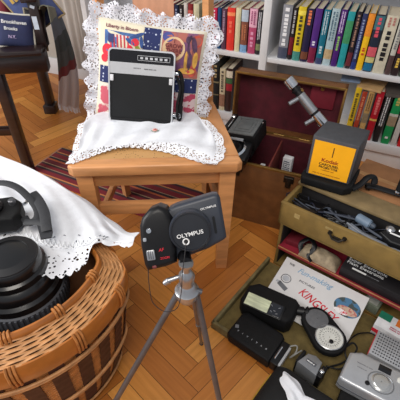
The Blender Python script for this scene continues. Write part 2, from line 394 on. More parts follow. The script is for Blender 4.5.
lo_left = [
 (198, 202.5, 103, 66, (28, 60, 104), 'blue book low behind the chair post', [], []),
 (203, 207, 104, 66, (36, 74, 128), 'medium blue book on the lower shelf left of the open trunk', [(.5, .54, (170, 170, 190))], []),
 (207.5, 211, 105, 63, (26, 38, 60), 'thin dark navy book on the lower shelf', [], [(.5, .6, (160, 150, 120), 1)]),
 (211.5, 218, 106, 60, (22, 30, 34), 'tall black green book on the lower shelf, left of a cream spine', [(.55, .58, (130, 120, 90)), (.3, .32, (130, 120, 90))], [(.65, .9, (170, 150, 110), 1)]),
 (218.5, 224, 108, 69, (204, 190, 158), 'cream book with short dark lines on the lower shelf', [(.1, .4, (150, 110, 90))], [(.45, .95, (90, 80, 70), 1)]),
 (224.5, 230.5, 109, 69, (48, 26, 26), 'dark book with green and red bands beside the trunk lid', [(.5, .66, (150, 30, 44)), (.67, .78, (60, 96, 60)), (.8, .95, (210, 200, 180))], []),
]
row(lo_left, ZL, 'books on the lower left shelf')
lo_right = [
 (344.5, 350.5, 132, 88, (226, 190, 40), 'yellow book standing right of the burgundy trunk lid', [], [(.3, .9, (90, 80, 40), 1)]),
 (351, 356, 134, 92, (172, 62, 40), 'rust red book on the lower shelf between yellow and tan ones', [], [(.4, .9, (220, 140, 100), 1)]),
 (356.5, 362.5, 136, 91, (198, 160, 100), 'tan cream book on the lower shelf behind the grey box', [(.35, .55, (146, 128, 100))], [(.6, .95, (120, 80, 50), 2)]),
 (363, 370.5, 140, 92, (178, 22, 42), 'crimson book on the lower right shelf left of the black one', [(.42, .46, (220, 180, 90))], [(.55, .9, (220, 120, 120), 1)]),
 (371, 377.5, 143, 94, (28, 26, 30), 'black book with white lettering next to the green one', [], [(.35, .95, (215, 215, 215), 2)]),
 (378.5, 387.5, 147, 95, (18, 140, 78), 'bright green book with a tan label on the lower right shelf', [(.38, .58, (150, 132, 108)), (.58, .63, (190, 190, 180))], [(.1, .16, W_, 1), (.75, .95, (190, 170, 90), 1)]),
 (388, 394, 149, 97, (196, 194, 190), 'pale grey book between the green and the red ones', [], []),
 (394.5, 405, 151, 99, (208, 28, 34), 'scarlet book at the right edge of the lower shelf', [(.3, .5, (235, 235, 235))], []),
]
row(lo_right, ZL, 'books on the lower right shelf')
# books lying flat on top of the rows
def flatbook(px, py, z, size, rz, col, label, off=.05):
    s, _ = bc(px, py, off)
    t = thing('book', label, 'book', M=MBC @ TR((s, off+.04, z), rz=rz), group='books lying on top of other books')
    b = MB(); b.bx(-size[0]/2, size[0]/2, -size[1]/2, size[1]/2, 0, .002); b.bx(-size[0]/2, size[0]/2, -size[1]/2, size[1]/2, size[2]-.002, size[2]); b.bx(-size[0]/2, size[0]/2, -size[1]/2, -size[1]/2+.002, 0.001, size[2]-.001)
    b.build('cover', mat('flat_%d_%d_%d' % col, col, .5, var=.1), t)
    b = MB(); b.bx(-size[0]/2+.002, size[0]/2-.003, -size[1]/2+.002, size[1]/2-.003, .002, size[2]-.002); b.build('page_block', PAPER, t)
flatbook(217, 6, .645, (.085, .12, .018), 0, (30, 26, 28), 'black book lying flat on the upright books behind the chair post', .03)
flatbook(372, 88, .352, (.10, .12, .012), R(-10), (196, 160, 112), 'tan paperback lying on top of the lower right books', .03)
flatbook(398, 91, .342, (.10, .12, .016), R(8), (84, 78, 74), 'dark grey book lying over the green and red books', .03)
flatbook(350, 80, .365, (.08, .11, .009), R(4), (128, 150, 180), 'blue grey booklet lying above the yellow book', .05)

# ------------------------------------------------------------------ rug
def make_rug():
    a = P(42, 158, 0); b = P(232, 172, 0); c = P(222, 222, 0); d = P(60, 262, 0)
    ux = Vector((.891, -.454, 0)).normalized(); uy = Vector((.454, .891, 0)).normalized()
    o0 = Vector((-.80, 1.48, 0))+uy*.25
    Lx, Ly = .93, .25
    m = bpy.data.materials.new('striped_weave'); m.use_nodes = True; nt = m.node_tree; N = nt.nodes; L = nt.links
    bs = N['Principled BSDF']; bs.inputs['Roughness'].default_value = .95
    tc = N.new('ShaderNodeTexCoord'); sp = N.new('ShaderNodeSeparateXYZ'); L.new(tc.outputs['Object'], sp.inputs[0])
    cr = N.new('ShaderNodeValToRGB'); cr.color_ramp.interpolation = 'CONSTANT'; e = cr.color_ramp.elements
    cols = [(0, (112, 22, 32)), (.10, (60, 26, 30)), (.17, (160, 134, 104)), (.195, (96, 28, 36)), (.34, (168, 84, 50)), (.40, (44, 30, 36)), (.48, (160, 138, 110)), (.50, (120, 30, 40)), (.66, (80, 60, 60)), (.72, (190, 120, 70)), (.76, (110, 26, 36)), (.90, (52, 30, 38)), (.97, (140, 118, 96))]
    e[0].position = 0; e[0].color = lin(cols[0][1]); e[1].position = cols[1][0]; e[1].color = lin(cols[1][1])
    for p, c_ in cols[2:]: e.new(p).color = lin(c_)
    mt = N.new('ShaderNodeMath'); mt.operation = 'MULTIPLY'; mt.inputs[1].default_value = 1/.17; L.new(sp.outputs[1], mt.inputs[0])
    fr = N.new('ShaderNodeMath'); fr.operation = 'FRACT'; L.new(mt.outputs[0], fr.inputs[0]); L.new(fr.outputs[0], cr.inputs[0])
    L.new(cr.outputs[0], bs.inputs['Base Color'])
    wv = N.new('ShaderNodeTexNoise'); wv.inputs['Scale'].default_value = 400; bp = N.new('ShaderNodeBump'); bp.inputs['Strength'].default_value = .6; bp.inputs['Distance'].default_value = .002
    L.new(wv.outputs[0], bp.inputs['Height']); L.new(bp.outputs[0], bs.inputs['Normal'])
    t = thing('rug', 'striped dark red flat-woven rug under the cane chair', 'rug', M=Matrix.Translation(o0) @ Matrix.Rotation(math.atan2(ux.y, ux.x), 4, 'Z'))
    mb = MB(); mb.bx(0, Lx, -Ly, 0, .0005, .006, bev=.002); mb.build('woven_field', m, t)
    mb = MB()
    for i in range(90):
        y = -Ly*(i+.5)/90
        mb.tube([(Lx, y, .003), (Lx+.012, y+random.uniform(-.004, .004), .002)], .0012, 5)
        mb.tube([(0, y, .003), (-.012, y+random.uniform(-.004, .004), .002)], .0012, 5)
    o = mb.build('fringe', mat('rug_fringe', (150, 110, 90), .9), t); o['kind'] = 'stuff'
make_rug()

# ------------------------------------------------------------------ cane chair
CZ = .46
cr_ = P(243, 163, CZ); cl_ = P(66, 168, CZ)
mid = (cr_+cl_)/2; ang = math.atan2(cr_.y-cl_.y, cr_.x-cl_.x)
chair = thing('cane_chair', 'honey coloured wooden chair with a cane seat holding a patchwork cushion', 'chair', (mid.x, mid.y, 0), ang)
CW, BW, CD = .241, .185, .40     # half front, half back, depth
def trap(f, y0, y1, in_=0):
    pass
def hw(y): return CW+(BW-CW)*y/CD
MCH = Matrix.Translation((mid.x, mid.y, 0)) @ Matrix.Rotation(ang, 4, 'Z')
# seat frame boards
def board(pts, z0, z1, name, m=WOODX, bev=.006):
    b = MB(); b.prism(pts, z0, z1, bev=bev, seg=3); return b.build(name, m, chair)
fr_ = .042
board([(-CW, 0.012), (-CW+.015, 0), (CW-.015, 0), (CW, 0.012), (hw(fr_), fr_), (-hw(fr_), fr_)], CZ-.034, CZ, 'seat_rail')
board([(-hw(CD-fr_), CD-fr_), (hw(CD-fr_), CD-fr_), (hw(CD), CD), (-hw(CD), CD)], CZ-.034, CZ, 'seat_rail')
for s in (-1, 1):
    board([(s*hw(fr_), fr_), (s*(hw(fr_)-.05), fr_), (s*(hw(CD-fr_)-.045), CD-fr_), (s*hw(CD-fr_), CD-fr_)], CZ-.034, CZ, 'seat_rail', WOOD, .003)
cane = pattern_mat('woven_cane', (196, 150, 96), (92, 60, 34), 150, 'dots', .26, .5)
b = MB(); b.prism([(-hw(fr_)+.045, fr_-.005), (hw(fr_)-.045, fr_-.005), (hw(CD-fr_)-.04, CD-fr_+.005), (-hw(CD-fr_)+.04, CD-fr_+.005)], CZ-.006, CZ-.002); b.build('cane_seat', cane, chair)
# aprons and legs
b = MB(); b.bx(-CW+.05, CW-.05, .025, .045, CZ-.086, CZ-.034, bev=.002); b.build('apron', WOODX, chair)
for s in (-1, 1):
    b = MB(); b.box((.018, CD-.08, .05), TR((s*(hw(CD/2)-.035), CD/2, CZ-.06), rz=s*math.atan2(CW-BW, CD)), .002); b.build('apron', WOOD, chair)
    lg = [(-.022, 0), (.022, 0)]
    b = MB(); x = s*(CW-.038)
    b.prism([(-.023, -.020), (.023, -.020), (.023, .022), (-.023, .022)], 0, CZ-.034, bev=.002)
    for v in b.bm.verts:
        k = 1-.22*(1-v.co.z/(CZ-.034)); v.co.x = v.co.x*k+x+(s*-.005)*(1-v.co.z/CZ); v.co.y = v.co.y*k+.033
    b.build('leg', WOOD, chair)
    # rear leg running up as back post
    b = MB(); xb = s*(BW-.016)
    pts = [(xb, CD+.045, 0), (xb, CD+.005, .22), (xb, CD-.012, CZ), (xb, CD+.01, .62), (xb, CD+.05, .80), (xb, CD+.10, .96)]
    b.tube(catmull(pts, 5), .0, 4, flat=(.018, .022), up=(0, 1, 0)); b.build('back_post', WOOD, chair, ang=60)
b = MB(); b.bx(-CW+.055, CW-.055, .022, .044, .265, .305, bev=.003); b.build('stretcher', WOODX, chair)
for s in (-1, 1):
    b = MB(); b.box((.016, CD-.05, .03), TR((s*(hw(CD/2)-.03), CD/2+.01, .20), rz=s*math.atan2(CW-BW, CD)), .002); b.build('stretcher', WOOD, chair)
b = MB(); b.bx(-BW+.03, BW-.03, CD-.005, CD+.015, .20, .23, bev=.002); b.build('stretcher', WOODX, chair)
# splat and top rail
def spl(u, v):
    z = CZ+.02+v*(.94-CZ-.02); y = CD-.006+.0*v+.10*max(0, (z-.5)/.46)**1.4
    return Vector(((u-.5)*.125, y, z))
b = MB(); b.grid(spl, 4, 14, thick=.012); b.build('splat', mat('pinkish_oak', (204, 148, 116), .4, var=.1, scale=9, stretch=(6, 1, 1), coat=.2), chair)
b = MB(); b.bx(-BW-.01, BW+.01, CD+.075, CD+.105, .93, 1.0, bev=.006); b.build('top_rail', WOODX, chair)
b = MB(); b.bx(-BW+.03, BW-.03, CD-.012, CD+.008, CZ+.02, CZ+.05, bev=.003); b.build('lower_back_rail', WOODX, chair)

# ------------------------------------------------------------------ white cloth on the seat
def lerp(a, b, t): return a+(b-a)*t
def cur(pts, u):
    c = catmull(pts, 8); x = u*(len(c)-1); i = min(int(x), len(c)-2); return c[i].lerp(c[i+1], x-i)
zc = CZ+.004
bk = [P(84, 122, zc+.02), P(105, 112, zc+.014), P(150, 110, zc+.014), P(185, 109, zc+.014), P(200, 118, zc+.012)]
md = [P(80, 143, zc+.008), P(105, 135, zc+.016), P(145, 132, zc+.02), P(185, 132, zc+.018), P(216, 145, zc+.003)]
ft = [P(72, 163, zc), P(100, 153, zc), P(130, 147, zc+.002), P(165, 151, zc), P(206, 164, zc)]
def seatcloth(u, v):
    a, m, f = cur(bk, u), cur(md, u), cur(ft, u)
    p = a*(1-v)*(1-2*v)+m*4*v*(1-v)+f*v*(2*v-1)
    p.z += .0035*math.sin(u*38+v*5)*math.sin(math.pi*min(1, v*1.1))*.8+.003*math.sin(v*17+u*9)
    p.z = max(p.z, CZ+.003+.0025*(1-v))
    return p
sc = thing('table_linen', 'white linen cloth with crocheted lace edge and small pink rose on the cane seat', 'cloth', (mid.x, mid.y+.15, CZ+.004))
inv = Matrix.Translation(-Vector((mid.x, mid.y+.15, CZ+.004)))
def inl(f, M): return lambda u, v: M @ f(u, v)
b = MB(); b.grid(inl(lambda u, v: seatcloth(u, v*.80), inv), 90, 30, thick=.0012); b.build('linen', CLOTH, sc)
def lace1(u, v):
    p = seatcloth(u, .79+.21*v); sc_ = .006*abs(math.sin(u*math.pi*22))*v
    q = p+Vector((0, -sc_, -.0)); q.z = max(q.z, CZ+.003); return inv @ q
LACE = lace_mat('crochet_lace', 190, .36, (232, 233, 238), .05)
b = MB(); b.grid(lace1, 160, 8); b.build('lace_edge', LACE, sc)
def side(u, v):
    a = seatcloth(1, u*.98+.02); d = Vector((.022*(1+.25*abs(math.sin(u*14))), -.004, -.002)); p = a+d*v; p.z = max(p.z, CZ+.0035); return inv @ p
b = MB(); b.grid(side, 60, 4); b.build('lace_edge', LACE, sc)
def side2(u, v):
    a = seatcloth(0, u*.98+.02); d = Vector((-.014*(1+.25*abs(math.sin(u*14))), -.004, -.002)); p = a+d*v; p.z = max(p.z, CZ+.0035); return inv @ p
b = MB(); b.grid(side2, 60, 4); b.build('lace_edge', LACE, sc)
c0 = inv @ P(155, 130, CZ+.0275); b = MB()
for k in range(5):
    a = k*1.257; b.lathe([(.0005, .0), (.0042, .0008), (.003, .002), (.0005, .0026)], 10, Matrix.Translation(c0+Vector((.0042*math.cos(a), .0042*math.sin(a), 0))))
b.lathe([(.0005, .001), (.003, .003), (.0005, .004)], 10, Matrix.Translation(c0), mi=1)
b.build('embroidered_rose', [mat('pale_pink_thread', (224, 160, 150), .8), mat('rose_thread', (190, 90, 90), .8)], sc)
b = MB()
for dx, dy in ((-.008, -.006), (.009, -.005), (.001, -.011)): b.box((.007, .003, .001), Matrix.Translation(c0+Vector((dx, dy, .0005))) @ Matrix.Rotation(dx*80, 4, 'Z'), .0004)
b.build('embroidered_leaf', mat('sage_thread', (130, 150, 120), .8), sc)

# ------------------------------------------------------------------ patchwork cushion
PW, PH = .335, .300
pb = PY(143, 121, 1.175); ptp = PY(150, 24, 1.255)
upv = (ptp-pb).normalized(); rt = Vector((math.cos(R(-1)), math.sin(R(-1)), -.035)).normalized(); nf = rt.cross(upv).normalized()  # nf faces away from viewer or towards
if nf.y > 0: nf = -nf
rt = upv.cross(nf).normalized(); 
if rt.x < 0: rt = -rt
pc = (pb+ptp)/2+Vector((.010, .0, .000))
MP = Matrix(((rt.x, upv.x, nf.x, pc.x), (rt.y, upv.y, nf.y, pc.y), (rt.z, upv.z, nf.z, pc.z), (0, 0, 0, 1)))
pil = thing('patchwork_cushion', 'square patchwork cushion with printed panels and white lace ruffle, leaning on the chair back', 'cushion', M=MP)
def pf(a, c, off=0, side=1):   # a,c in -1..1
    k = (max(0, 1-abs(a)**3.2)*max(0, 1-abs(c)**3.2))**.55
    pin = 1-.035*(1-abs(a)**2) if True else 1
    x = a*PW/2*(1-.05*(1-c*c)*abs(a)**2) ; y = c*PH/2*(1-.05*(1-a*a)*abs(c)**2)
    return Vector((x, y, side*(.042*k+off)))
CREAM = mat('cream_cotton', (222, 214, 194), .85, var=.05, bump=.2, bscale=900)
b = MB(); b.grid(lambda u, v: pf(2*u-1, 2*v-1), 36, 36); b.grid(lambda u, v: pf(2*u-1, 2*v-1, 0, -1), 24, 24); b.build('cushion_cover', CREAM, pil)
def patch(name, a0, a1, c0, c1, m, off=.0012, n=10, par=None):
    b = MB(); b.grid(lambda u, v: pf(lerp(a0, a1, u), lerp(c0, c1, v), off), n, n); return b.build(name, m, par or pil)
def blob(mb, a, c, ra, rc, off, mi=0, n=16, rot=0):
    ps = []
    for k in range(n):
        t = 2*math.pi*k/n; x, y = ra*math.cos(t), rc*math.sin(t)
        ps.append(pf(a+x*math.cos(rot)-y*math.sin(rot), c+x*math.sin(rot)+y*math.cos(rot), off))
    mb.poly(ps, mi)
def quadp(mb, a0, a1, c0, c1, off, mi=0, sh=0):
    n = 4
    lo = [pf(lerp(a0, a1, k/n), c0, off) for k in range(n+1)]; hi = [pf(lerp(a0, a1, k/n)+sh, c1, off) for k in range(n+1)]
    mb.poly(lo+hi[::-1], mi)
NAVYDOT = pattern_mat('navy_floral_cotton', (30, 42, 92), (190, 198, 220), 85, 'dots', .2)
p1 = patch('printed_panel', -.93, -.14, .10, .95, mat('panel_cream', (226, 216, 190), .8, var=.06, scale=20))
p1['label'] = 'panel with a flag, red flowers and blue title'
b = MB(); quadp(b, -.84, -.20, .66, .78, .002, 0); quadp(b, -.84, -.60, .38, .66, .002, 0)
b.build('sky_print', mat('faded_blue', (72, 106, 160), .8, var=.3, scale=30), p1)
b = MB(); quadp(b, -.72, -.34, .36, .72, .0023, 0, sh=-.04); b.build('flag_field_print', mat('flag_white', (226, 210, 206), .8), p1)
b = MB()
for i in range(6): quadp(b, -.71+i*.065, -.68+i*.065, .36, .72, .0028, 0, sh=-.04)
b.build('flag_stripe_print', mat('flag_red', (190, 60, 70), .8), p1)
b = MB(); quadp(b, -.77, -.66, .56, .72, .003, 0); b.build('flag_canton_print', mat('flag_blue', (52, 62, 110), .8), p1)
for a, c, r_ in ((-.78, .40, .11), (-.68, .28, .09), (-.84, .24, .07), (-.27, .62, .07), (-.36, .50, .05)):
    b = MB(); blob(b, a, c, r_, r_*1.1, .0030); b.build('red_flower_print', mat('flower_red', (214, 44, 60), .8, var=.2), p1)
for a, c, ra, rc, ro in ((-.5, .28, .08, .07, 0), (-.42, .24, .07, .06, 0), (-.60, .32, .06, .05, .4), (-.2, .46, .05, .12, .4), (-.56, .22, .1, .04, 0)):
    b = MB(); blob(b, a, c, ra, rc, .0029, rot=ro); b.build('leaf_print', mat('leaf_yellow_green', (150, 158, 60), .8, var=.4), p1)
for a, c, ra, rc, ro in ((-.24, .76, .14, .035, .5), (-.36, .62, .10, .035, -.6), (-.28, .42, .13, .06, .3), (-.16, .64, .03, .12, .1)):
    b = MB(); blob(b, a, c, ra, rc, .003, rot=ro); b.build('blue_swag_print', mat('deep_blue_print', (48, 78, 136), .8, var=.3), p1)
def pw(a, c, sc, off=.0028):
    return lambda co: pf(a+co.x*sc/(PW/2), c+co.y*sc/(PH/2), off+co.z)
text('Liberty in Bloom', .0145, None, mat('title_navy', (120, 56, 76), .8), p1, warp=pw(-.53, .865, 1.0))
p2 = patch('printed_panel', .20, .93, .06, .93, pattern_mat('sunset_print', (176, 104, 92), (120, 76, 116), 14, 'noise', .45))
p2['label'] = 'panel with a round slogan and a tall dark figure in sunset colours'
b = MB(); blob(b, .30, .82, .10, .10, .0016); b.build('blue_corner_print', mat('dusk_blue', (70, 76, 140), .8, var=.2), p2)
b = MB(); blob(b, .42, .60, .205, .235, .0024, n=28); b.build('round_slogan_field', mat('tan_print', (220, 186, 144), .8), p2)
for a_, c_, r_ in ((.83, .78, .10), (.80, .2, .09)):
    b = MB(); blob(b, a_, c_, r_, r_*1.2, .0018); b.build('red_glow_print', mat('sunset_red', (196, 84, 70), .8, var=.3, scale=40), p2)
for a, c, ra, rc, ro in ((.72, .56, .055, .34, .05), (.79, .70, .05, .17, .25), (.66, .80, .04, .07, 0)):
    b = MB(); blob(b, a, c, ra, rc, .0026, rot=ro); b.build('figure_print', mat('figure_plum', (84, 58, 84), .8, var=.35, scale=60), p2)
for a, c, ra, rc in ((.66, .38, .03, .20), (.70, .2, .16, .06), (.84, .42, .05, .16)):
    b = MB(); blob(b, a, c, ra, rc, .0028); b.build('flame_print', mat('flame_yellow', (224, 172, 80), .8, var=.3, scale=40), p2)
text('I\nGROW\nTHERE\nSELF', .0165, None, mat('slogan_brown', (104, 40, 44), .8), p2, warp=pw(.42, .605, 1.0, .003))
patch('navy_patch', -.13, .17, .08, .95, NAVYDOT); patch('navy_patch', -.94, -.36, -.24, .09, NAVYDOT); patch('navy_patch', .40, .94, -.24, .05, NAVYDOT)
pp = pattern_mat('rose_sprig_cotton', (224, 214, 200), (196, 88, 104), 24, 'noise', .42)
patch('rose_patch', -.94, -.36, -.92, -.25, pp); patch('plaid_patch', .40, .94, -.92, -.25, pattern_mat('pink_check_cotton', (214, 190, 190), (178, 64, 90), 40, 'noise', .46))
b = MB(); blob(b, -.42, -.5, .05, .20, .002, rot=.5); blob(b, -.5, -.62, .05, .1, .002, rot=-.4); b.build('blue_print', mat('plum_print', (96, 60, 110), .8, var=.2), pil)
# ruffle
def ruff(u, v, k=0):
    t = u*4; sd = int(t) % 4; f = t-int(t); f2 = 2*f-1
    cs = [(f2, 1), (1, -f2), (-f2, -1), (-1, f2)][sd]; a, c = cs
    p = pf(a*.97, c*.97, 0); d = Vector((a*abs(a)**6, c*abs(c)**6, 0)); d = d/max(1e-6, max(abs(a)**7, abs(c)**7)); 
    if d.length > 1: d = d*(1+.1*(d.length-1))/d.length
    wave = math.sin(u*2*math.pi*22+k+1.5*math.sin(u*40)); sca = 1.1+.14*math.sin(u*2*math.pi*30+math.sin(u*33))+.12*math.sin(u*29)
    q = p+d*(.040*v*sca); q.z = (.007*wave+.003*math.sin(u*211))*v+.002+k*.006*v; q.x += .004*math.cos(u*2*math.pi*22+1)*v; return q
b = MB(); b.grid(ruff, 560, 5); b.grid(lambda u, v: ruff(u, v*.8, 1.5), 560, 4); b.build('lace_ruffle', lace_mat('ruffle_lace', 170, .40, (222, 222, 230), .04), pil)

# ------------------------------------------------------------------ silver framed screen unit leaning on the cushion
bl, br = PY(109, 120.5, 1.098), PY(172, 125.5, 1.092)
tl = PY(116.5, 47.5, 1.158)
xx = (br-bl); W1 = xx.length; xx.normalize(); tt = (tl-bl); tt = tt-xx*tt.dot(xx); H1 = tt.length; tt.normalize(); nn = xx.cross(tt).normalized()  # towards viewer
if nn.y > 0: nn = -nn
cen = bl+xx*W1/2
MD = Matrix(((xx.x, tt.x, nn.x, cen.x), (xx.y, tt.y, nn.y, cen.y), (xx.z, tt.z, nn.z, cen.z), (0, 0, 0, 1)))
dv = thing('portable_screen_viewer', 'black and silver portable screen viewer with carrying strap leaning on the cushion', 'viewer', M=MD)
hx = W1/2
SHELL = mat('charcoal_shell', (20, 20, 23), .45, var=.1)
b = MB(); b.prism(rrect(W1-.006, H1-.006, .012, cy=H1/2), -.036, -.004, bev=.003); b.build('housing', SHELL, dv)
FR = mat('satin_silver_frame', (214, 216, 220), .35, .4, var=.04)
outer = rrect(W1, H1, .013, 6, cy=H1/2); inner = rrect(W1-.008, H1-.008, .011, 6, cy=H1/2)
b = MB(); n = len(outer)
for i in range(n):
    j = (i+1) % n
    for z0, z1, a_, b_ in ((.003, .003, outer, inner),): b.poly([(*outer[i], .003), (*outer[j], .003), (*inner[j], .003), (*inner[i], .003)])
    b.poly([(*outer[i], -.012), (*outer[j], -.012), (*outer[j], .003), (*outer[i], .003)])
    b.poly([(*inner[j], -.004), (*inner[i], -.004), (*inner[i], .003), (*inner[j], .003)])
b.build('bezel', FR, dv)
b = MB(); b.prism(rrect(W1-.009, .034, .008, cy=H1-.022), -.004, .0015); b.build('control_strip', mat('gloss_black', (22, 22, 26), .25), dv)
b = MB(); b.bx(-hx+.004, hx-.004, H1-.070, H1-.038, -.003, .0022); b.build('silver_strip', mat('silver_strip', (196, 197, 200), .4, .3, var=.03), dv)
b = MB(); b.bx(-hx+.005, hx-.005, .012, H1-.071, -.003, .0005); b.build('dark_screen', mat('dark_screen', (24, 25, 27), .6, spec=.3, var=.12, scale=14), dv)
b = MB(); b.bx(-hx+.006, hx-.006, .004, .012, -.003, .004, bev=.001); b.build('lower_ledge', BLACK, dv)
b = MB(); q = MB()
x0, x1, y0, y1 = -.012, .082, H1-.030, H1-.016
for a in ((x0, x1, y0, y0+.001), (x0, x1, y1-.001, y1), (x0, x0+.001, y0, y1), (x1-.001, x1, y0, y1)): b.bx(*a, .0015, .0022)
for k in range(6): b.bx(x0+.008+k*.014, x0+.016+k*.014, H1-.026, H1-.020, .0015, .0024)
b.build('button_row', mat('pale_grey_print', (190, 192, 196), .5), dv)
b = MB(); glyphs(b, .022, .005, 1, Matrix.Translation((-.012, H1-.052, .0024)), seed=3); glyphs(b, .036, .005, 1, Matrix.Translation((.026, H1-.053, .0024)), seed=5); b.build('maker_lettering', mat('grey_print', (92, 92, 96), .5), dv, smooth=False)
for s in (-1, 1):
    b = MB(); b.bx(s*(hx-.010)-.005, s*(hx-.010)+.005, H1-.092, H1-.074, 0, .003, bev=.001); b.build('latch_tab', mat('white_plastic', (222, 222, 226), .4), dv)
for (a_, c_) in ((40, 1), (-38, 1), (8, 1)):
    pass
b = MB(); 
st = [(hx-.004, H1-.060, -.02), (hx+.014, H1-.058, -.016), (hx+.024, H1-.09, -.012), (hx+.022, H1-.15, -.01), (hx+.012, .030, -.01), (hx+.002, .022, -.016)]
b.tube(catmull(st, 6), 0, 8, flat=(.006, .0022), up=(0, 0, 1)); 
st = [(hx+.004, H1-.064, -.012), (hx+.018, H1-.10, -.004), (hx+.012, H1-.15, -.003), (hx+.016, .024, -.004), (hx+.024, .020, -.006), (hx+.026, .06, -.01)]
b.tube(catmull(st, 6), 0, 8, flat=(.004, .002), up=(0, 0, 1)); b.build('strap', BLACKM, dv)
b = MB(); ring = [(hx+.016+.008*math.cos(t*.524), .030+.008*math.sin(t*.524), -.004) for t in range(12)]
b.tube(ring, .0013, 6, closed=True); b.bx(hx-.001, hx+.010, .026, .034, -.014, -.003, bev=.001); b.build('strap_ring', CHROME, dv)
b = MB(); b.bx(hx-.001, hx+.012, H1-.066, H1-.056, -.018, -.010, bev=.002); b.build('strap_post', CHROME, dv)

# ------------------------------------------------------------------ basket
BX, BYc = -.45, .62; RO, RI, ZR = .284, .227, .395
bk_ = thing('wicker_basket', 'large round wicker basket with bamboo rims and dark upright slats', 'basket', (BX, BYc, 0))
def wallr(z): return .205+(RO-.004-.205)*min(1, (z/.37))**.6
CANE = mat('tan_rattan', (184, 120, 64), .45, var=.22, scale=50)
CANE2 = mat('pale_rattan', (192, 138, 88), .5, var=.2, scale=60)
BAMB = mat('amber_bamboo', (172, 104, 44), .3, var=.2, scale=14, coat=.4)
DKS = mat('dark_wicker', (64, 34, 28), .55, var=.25, scale=60)
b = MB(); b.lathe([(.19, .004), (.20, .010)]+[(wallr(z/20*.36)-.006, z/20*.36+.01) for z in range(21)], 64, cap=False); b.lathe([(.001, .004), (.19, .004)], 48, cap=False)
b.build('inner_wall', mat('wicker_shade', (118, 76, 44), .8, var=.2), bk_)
NS = 30
b = MB()
for i in range(60):
    z = .012+i*.0058; r0 = wallr(z); pts = []
    for k in range(120):
        t = 2*math.pi*k/120; rr = r0+.0012*math.sin(t*NS+math.pi*(i % 2)); pts.append((rr*math.cos(t), rr*math.sin(t), z))
    b.tube(pts, .0029, 5, closed=True, up=(0, 0, 1))
o = b.build('woven_wall', CANE, bk_, ang=60)
b = MB()
for j in range(NS):
    t0 = 2*math.pi*(j+.5)/NS
    def f(u, v):
        z = .01+v*.345; r0 = wallr(z)+.0062+.0012*math.sin(v*math.pi*26); t = t0+(u-.5)*.030/r0*1.1; return Vector((r0*math.cos(t), r0*math.sin(t), z))
    b.grid(f, 2, 40, thick=.0015)
b.build('upright_slat', DKS, bk_)['kind'] = 'stuff'
def hoop(name, r, z, a, c, m, n=120, wob=.0, ax=None):
    b = MB(); pts = [((r+wob*math.sin(k*1.7))*math.cos(2*math.pi*k/n), (r+wob*math.sin(k*1.7))*math.sin(2*math.pi*k/n), z) for k in range(n)]
    b.tube(pts, 0, 10, closed=True, flat=(a, c), up=(0, 0, 1)); return b.build(name, m, bk_)
hoop('bamboo_rim', RO, ZR-.032, .006, .029, BAMB); hoop('bamboo_rim', RI, ZR+.010, .007, .012, BAMB)
for z in (.312, .304, .15, .142, .02): hoop('rattan_hoop', wallr(z)+.010, z, .0035, .0035, CANE2)
b = MB()                                      # woven ledge between the two rims
for i in range(11):
    r0 = RI+.007+i*.0048; z0 = ZR+.006-(i/11)*.014; pts = []
    for k in range(144):
        t = 2*math.pi*k/144; pts.append((r0*math.cos(t), r0*math.sin(t), z0+.0022*math.sin(t*26+math.pi*(i % 2))))
    b.tube(pts, 0, 6, closed=True, flat=(.0028, .0013), up=(0, 0, 1))
b.build('woven_ledge', CANE2, bk_, ang=60)
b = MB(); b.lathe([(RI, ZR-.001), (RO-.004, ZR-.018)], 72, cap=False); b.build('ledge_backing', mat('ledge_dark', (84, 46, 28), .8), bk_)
b = MB()
for j in range(14):
    t = 2*math.pi*(j+.35)/14
    for (r, z, a) in ((RO, ZR-.032, .030), (RI, ZR+.010, .015)):
        for d in (-.007, 0, .007):
            tt2 = t+d/r; rad = Vector((math.cos(tt2), math.sin(tt2), 0)); c = rad*r+Vector((0, 0, z))
            pts = [c+rad*(.0095*math.cos(q*.785))+Vector((0, 0, (a+.002)*math.sin(q*.785))) for q in range(8)]
            b.tube(pts, .0028, 6, closed=True)
b.build('cane_binding', CANE, bk_)['kind'] = 'stuff'

def oval(co):
    l_, n_ = .78*co.x-.62*co.y, .62*co.x+.78*co.y
    rr = math.hypot(l_, n_)
    if n_ <= 0 or rr < 1e-6: return co
    cl, cn = l_/rr, n_/rr; Rr = ((cl/.285)**4+(cn/.180)**4)**-.25; k = min(1, Rr/.285)
    return Vector((co.x*k, co.y*k, co.z))
for ch in bk_.children:
    for v in ch.data.vertices: v.co = oval(v.co)
# ------------------------------------------------------------------ embroidered cloth over the basket
bkE = [P(-60, 132, .36), P(-25, 152, .375), P(0, 163, .385), P(30, 172, .40), P(60, 187, .41), P(92, 209, .415), P(118, 234, .405), P(136, 247, .385)]
ftE = [P(-60, 235, .40), P(-20, 250, .40), P(15, 268, .395), P(48, 284, .385), P(70, 283, .385), P(86, 266, .405), P(98, 244, .425), P(134, 255, .385)]
def bcl(u, v):
    a, f = cur(bkE, u), cur(ftE, u)
    p = a.lerp(f, v); bulge = .030*math.sin(math.pi*v)*(1-u**3)
    p.z += bulge+.0035*math.sin(u*21+v*8)*math.sin(math.pi*v)+.002*math.sin(u*45-v*13)*math.sin(math.pi*v)
    p.z = max(p.z, .412)+.006
    return p
bc_o = thing('embroidered_cloth', 'white cloth with cutwork lace border draped over the wicker basket', 'cloth', (BX, BYc+.1, .41))
inv2 = Matrix.Translation(-Vector((BX, BYc+.1, .41)))
b = MB(); b.grid(lambda u, v: inv2 @ bcl(u, v*.80), 100, 40, thick=.0012)
def drop(u, v):
    a = bcl(u, 0); o_ = Vector((.35, .9, 0)).normalized(); return inv2 @ (a+o_*.022*math.sin(v*1.57)+Vector((0, 0, -.075*v*(1-u*.9)))+o_*.004*math.sin(u*40)*v)
